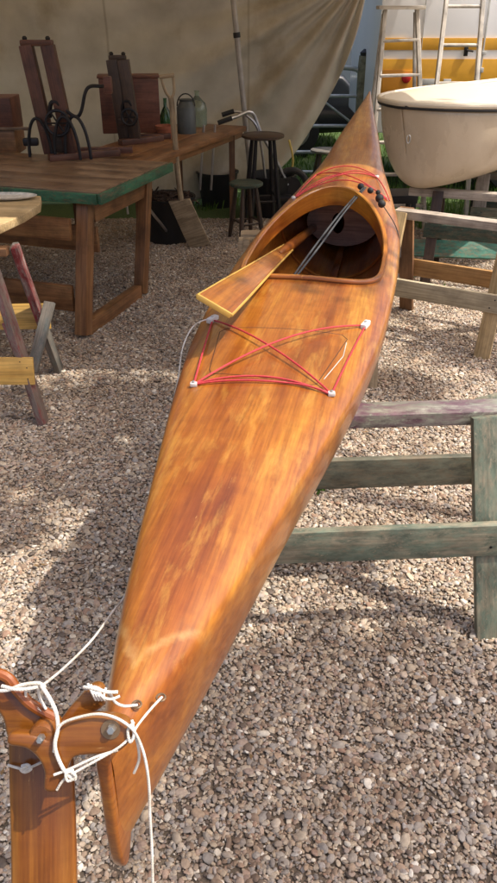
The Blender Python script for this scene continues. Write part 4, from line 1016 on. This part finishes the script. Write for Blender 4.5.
# ================================================================ LADDERS, TRAILER, GATE, BEYOND
def ladder_a():
    root = empty('stepladder', P(392, 215, 0), 0, 'weathered wooden stepladder with flat top standing left of the dinghy', 'ladder', 'wooden ladders against the trailer')
    Yt, Yb = 6.75, 6.45
    tl, tr = PY(385, 10, Yt), PY(417, 8, Yt); bl = P(370, 222, 0); bl = PY(367, 216, Yb); bl.z = 0; br = V((bl.x + .50, Yb, 0))
    for a, b in ((bl, tl), (br, tr)): mb = MB(); mb.beam(a, b, .03, .055, (0, 1, 0)); mb.build('rail', M['ladder'], root)
    mb = MB(); c0 = (tl + tr) / 2 + V((0, .02, .01)); mb.box(c0, (.36, .16, .025), None, .005); mb.build('top_step', M['ladder'], root)
    for k in range(6):
        t = .13 + k * .148; a, b = bl.lerp(tl, t), br.lerp(tr, t); mb = MB(); mb.beam(a, b, .06, .02); mb.build('tread', M['ladder'], root)
    for a, b in ((bl + V((0, .55, 0)), tl + V((0, .06, -.03))), (br + V((0, .55, 0)), tr + V((0, .06, -.03)))): mb = MB(); mb.beam(a, b, .025, .035, (0, 1, 0)); mb.build('rear_leg', M['ladder'], root)
def ladder_b():
    root = empty('ladder', P(455, 190, 0), 0, 'wide wooden ladder leaning on the trailer above the dinghy', 'ladder', 'wooden ladders against the trailer')
    Yt, Yb = 7.45, 6.75
    tl, tr = PY(448, -14, Yt), PY(484, -14, Yt); d1, d2 = PY(436, 88, 7.2), PY(476, 86, 7.2)
    bl = tl + (d1 - tl) * ((tl.z) / (tl.z - d1.z)); br = tr + (d2 - tr) * ((tr.z) / (tr.z - d2.z)); tl = tl + (tl - bl) * .35; tr = tr + (tr - br) * .35
    for a, b in ((bl, tl), (br, tr)): mb = MB(); mb.beam(a, b, .032, .05, (0, 1, 0)); mb.build('rail', M['ladder'], root)
    nrg = 8
    for k in range(nrg):
        t = .09 + k * .118; a, b = bl.lerp(tl, t), br.lerp(tr, t); mb = MB(); mb.tube([a, b], .014, 8); mb.build('rung', M['ladder'], root)
ladder_a(); ladder_b()
def trailer():
    Y0 = 7.75; x0 = PY(379, 40, Y0).x; x1 = x0 + 3.6; zf = lambda y: PY(400, y, Y0).z
    root = empty('trailer', (x0 + 1.8, Y0 + 1, 0), 0, 'white box trailer with amber bands behind the ladders', 'trailer')
    mb = MB(); mb.box(((x0 + x1) / 2, Y0 + 1.01, 1.45), (x1 - x0, 2.0, 1.7), None, .03); mb.build('body', M['white_paint'], root)
    for (ya, yb, mt, pr_) in ((38, 50, 'yellow_paint', .006), (59, 96, 'yellow_paint', .006)):
        za, zb = zf(ya), zf(yb); mb = MB(); mb.box(((x0 + x1) / 2 + .0, Y0 + .003, (za + zb) / 2), (x1 - x0 - .08, .012, za - zb), None, .001); mb.build('colour_band', M[mt], root)
    # cargo door panel at left with darker tone
    xa, xb = PY(383, 70, Y0).x, PY(416, 70, Y0).x
    mb = MB(); mb.box(((xa + xb) / 2, Y0 - .008, (zf(70) + zf(98)) / 2), (xb - xa, .012, zf(70) - zf(98)), None, .002); mb.build('hatch_door', M['orange_paint'], root)
    mb = MB(); mb.lathe([(.042, 0), (.042, .012), (.03, .02)], PY(406, 78, Y0 - .012), 20, Matrix.Rotation(R(90), 3, 'X')); mb.build('reflector', M['red_disc'], root)
    mb = MB(); mb.box(PY(428, 82, Y0 - .012), (.16, .01, .055), None, .002); mb.box(PY(447, 82, Y0 - .012), (.07, .01, .05), None, .002); mb.build('grey_plate', M['grey_plate'], root)
    for xx in (483, 421):
        mb = MB(); p = PY(xx, 50, Y0); mb.box((p.x, Y0 - .004, 1.45), (.014 if xx > 450 else .006, .01, 1.6), None, .002); mb.build('panel_seam', M['grey_plate'], root)
    lt_ = empty('x', (0, 0, 0)); bpy.data.objects.remove(lt_)
    mb = MB(); p = PY(466, 50, Y0 - .015); mb.box(p, (.035, .02, .10), None, .005); mb.tube([p + V((0, -.02, .0)), p + V((.06, -.02, -.01))], .008, 8); mb.build('latch', M['iron'], root)
    mb = MB(); p = PY(484, 53, Y0 - .015); mb.box(p, (.04, .02, .03), None, .004); mb.box(p + V((0, 0, -.14)), (.03, .02, .04), None, .004); mb.build('hinge', M['grey_plate'], root)
    for xx in (x0 + 1.5, x1 - .6):
        mb = MB(); mb.lathe([(.22, -.09), (.30, -.08), (.31, 0), (.30, .08), (.22, .09)], V((xx, Y0 + .25, .31)), 28, Matrix.Rotation(R(90), 3, 'X')); mb.build('wheel', M['rubber'], root)
    mb = MB(); mb.box(((x0 + x1) / 2, Y0 + 1, .56), (x1 - x0 - .4, 1.8, .08)); mb.build('chassis', M['iron'], root)
trailer()
def gate():
    Yg = 8.6; root = empty('field_gate', (.7, Yg, 0), 0, 'galvanised tubular gate with rounded corner behind the kayak bow', 'gate')
    xr = PY(363, 90, Yg).x; xl = xr - 2.7; zt = PY(350, 68, Yg).z
    mb = MB(); mb.tube([V((xr, Yg, .12)), V((xr, Yg, .6)), V((xr, Yg, zt - .16)), V((xr - .04, Yg, zt - .05)), V((xr - .15, Yg, zt)), V((xr - .6, Yg, zt)), V((xl, Yg, zt))], .024, 12, smooth_n=4); mb.build('frame_tube', M['galv'], root)
    for y in (96, 126, 152, 172): z = PY(330, y, Yg).z; mb = MB(); mb.tube([V((xl, Yg, z)), V((xr, Yg, z))], .018, 10); mb.build('rail', M['galv'], root)
    mb = MB(); mb.tube([V((xr - .35, Yg, .12)), V((xr - .35, Yg, PY(330, 172, Yg).z))], .016, 10); mb.tube([V((xr - .05, Yg - .02, PY(330, 126, Yg).z)), V((xr - .5, Yg - .02, PY(330, 96, Yg).z + .02))], .012, 8); mb.build('brace', M['galv'], root)
    po = empty('gate_post', (xr + .14, Yg, 0), 0, 'mossy round wooden gate post with dark cap', 'post')
    pc = PY(368, 60, Yg); mb = MB(); mb.lathe([(.10, 0), (.095, .7), (.10, 1.1), (.092, pc.z + .04)], V((pc.x, Yg, 0)), 16); mb.build('shaft', M['moss'], po)
    mb = MB(); mb.lathe([(.082, 0), (.085, .03), (.05, .06)], V((pc.x, Yg, pc.z + .04)), 16); mb.build('cap', M['iron'], po)
gate()
def car():
    c0 = V((-.9, 10.6, 0)); root = empty('parked_car', c0, R(8), 'black parked car behind the tubular gate', 'car'); Mx = Matrix.Translation(c0) @ Matrix.Rotation(R(8), 4, 'Z')
    prof = [(-2.1, .28), (-2.15, .6), (-1.9, .86), (-1.2, .95), (-.55, 1.38), (.7, 1.42), (1.3, 1.02), (1.95, .92), (2.12, .6), (2.1, .28)]
    fr = Mx @ Matrix(((1, 0, 0, 0), (0, 0, -1, 0), (0, 1, 0, 0), (0, 0, 0, 1)))
    mb = MB(); mb.prism(prof, fr, 1.65, .08, 3); mb.build('body', M['car_black'], root)
    mb = MB(); fr2 = fr.copy(); mb.prism([(-1.05, .98), (-.5, 1.32), (.62, 1.35), (1.1, 1.02)], fr2, 1.67, .01); mb.build('side_windows', M['car_glass'], root)
    for x in (-1.35, 1.35):
        for s_ in (-.8, .8):
            mb = MB(); mb.lathe([(.2, -.09), (.31, -.08), (.32, 0), (.31, .08), (.2, .09)], Mx @ V((x, s_, .32)), 26, (Mx.to_3x3() @ Matrix.Rotation(R(90), 3, 'X'))); wl = mb.build('wheel', M['rubber'], root)
            mb = MB(); mb.lathe([(.19, -.095), (.19, .095)], Mx @ V((x, s_, .32)), 20, (Mx.to_3x3() @ Matrix.Rotation(R(90), 3, 'X'))); mb.build('rim', M['steel'], wl)
car()
def shed():
    root = empty('shed', (1.5, 13, 0), 0, 'blue grey rendered shed beyond the gate', 'building')
    mb = MB(); mb.box((1.2, 14.5, 1.3), (6.5, 3, 2.6), None, .02); mb.build('wall', M['slate'], root)
    mb = MB(); mb.beam((-2.2, 14.5, 2.68), (4.6, 14.5, 2.68), 3.4, .12); mb.build('roof', M['slate'], root)
shed()
# ================================================================ TREES
def tree(label, base, h, crown_c, crown_r, n_leaf, leaf, seed, clumps=None, root_group='trees around the yard'):
    rr = random.Random(seed); root = empty('tree', base, 0, label, 'tree', root_group)
    mb = MB(); b = V(base); top = V(crown_c); mb.tube([b, b + V((.05, .02, h * .3)), b.lerp(top, .6), top], lambda t: h * .028 * (1 - .7 * t), 12, smooth_n=4)
    tips = []
    if clumps:
        for c_, r_ in clumps[::2]:
            s_ = b.lerp(top, rr.uniform(.6, .98)); mb.tube([s_, s_.lerp(c_, .5) + V((0, 0, .2)), c_], .05, 7, r1=.010, smooth_n=3)
    else:
        clumps = []
        for k in range(14):
            s_ = b.lerp(top, rr.uniform(.5, .98)); a = rr.uniform(0, 6.28); e = V(crown_c) + V((math.cos(a) * crown_r[0] * rr.uniform(.4, .9), math.sin(a) * crown_r[1] * rr.uniform(.4, .9), rr.uniform(-.6, .7) * crown_r[2]))
            mid = s_.lerp(e, .5) + V((0, 0, .15)); mb.tube([s_, mid, e], h * .010, 7, r1=.008, smooth_n=3); tips.append(e); tips.append(mid)
        for k in range(46):
            e = rr.choice(tips); clumps.append((e + V((rr.gauss(0, .35), rr.gauss(0, .35), rr.gauss(0, .25))) * (crown_r[0] / 1.6), rr.uniform(.16, .42) * crown_r[0] / 1.5))
    mb.build('trunk', M['bark'], root)
    mb = MB(); ws = [r_ ** 2 for _, r_ in clumps]
    for (c_, r_) in rr.choices(clumps, ws, k=n_leaf):
        p = c_ + V((rr.gauss(0, 1), rr.gauss(0, 1), rr.gauss(0, .7))) * r_ * .6
        n = V((rr.gauss(0, 1), rr.gauss(0, 1), rr.gauss(0, 1) + 1.2)).normalized(); a = n.orthogonal().normalized(); q = Matrix.Rotation(rr.uniform(0, 6.28), 3, n) @ a; s2 = n.cross(q); L = leaf * rr.uniform(.6, 1.3)
        vv = [mb.bm.verts.new(p + q * x * L + s2 * y * L) for x, y in ((-.5, 0), (0, -.28), (.5, 0), (0, .28))]
        mb.bm.faces.new(vv)
    mb.build('crown', M['leaf'], root)
# boughs hang where the yard is shaded: ground spot (x, y), radius
spots = [(.30, 1.25, .30), (.55, 1.05, .28), (.05, 1.15, .25), (.75, 1.35, .22), (.45, 1.50, .20), (.15, .75, .3), (.5, .75, .25), (.62, 1.30, .26), (.40, .95, .3), (.20, 1.45, .22), (.80, 1.10, .25),
         (-1.1, 2.3, .26), (-.75, 2.75, .24), (-1.5, 2.75, .28), (-1.15, 3.1, .32), (-.6, 3.3, .25), (-.45, 3.15, .20), (-.30, 2.45, .13), (.75, 3.45, .16), (1.25, 3.9, .20), (.80, 5.0, .10), (1.15, 4.95, .12), (.45, 5.05, .12)]
sh = []; rq = random.Random(5)
for x, y, r_ in spots:
    hh = rq.uniform(4.2, 6.0); sh.append((V((x, y, 0)) + SDIR * (hh / SDIR.z), r_))
tree('broad leafy tree overhanging the yard from the right', (7.4, 1.0, 0), 5.0, (4.8, 1.2, 4.9), (1.7, 1.5, 1.0), 8200, .13, 3, sh)
for i, (x, y, hh) in enumerate(((-6, 19, 7), (-1.5, 21, 8), (5.5, 18.5, 7.5), (10, 20, 8))):
    tree(['dense tree far left behind the tent', 'tall tree behind the parked car', 'spreading tree behind the trailer', 'tall tree at the far right beyond the trailer'][i], (x, y, 0), hh, (x, y, hh * .62), (2.6, 2.4, 2.4), 7000, .34, 20 + i)
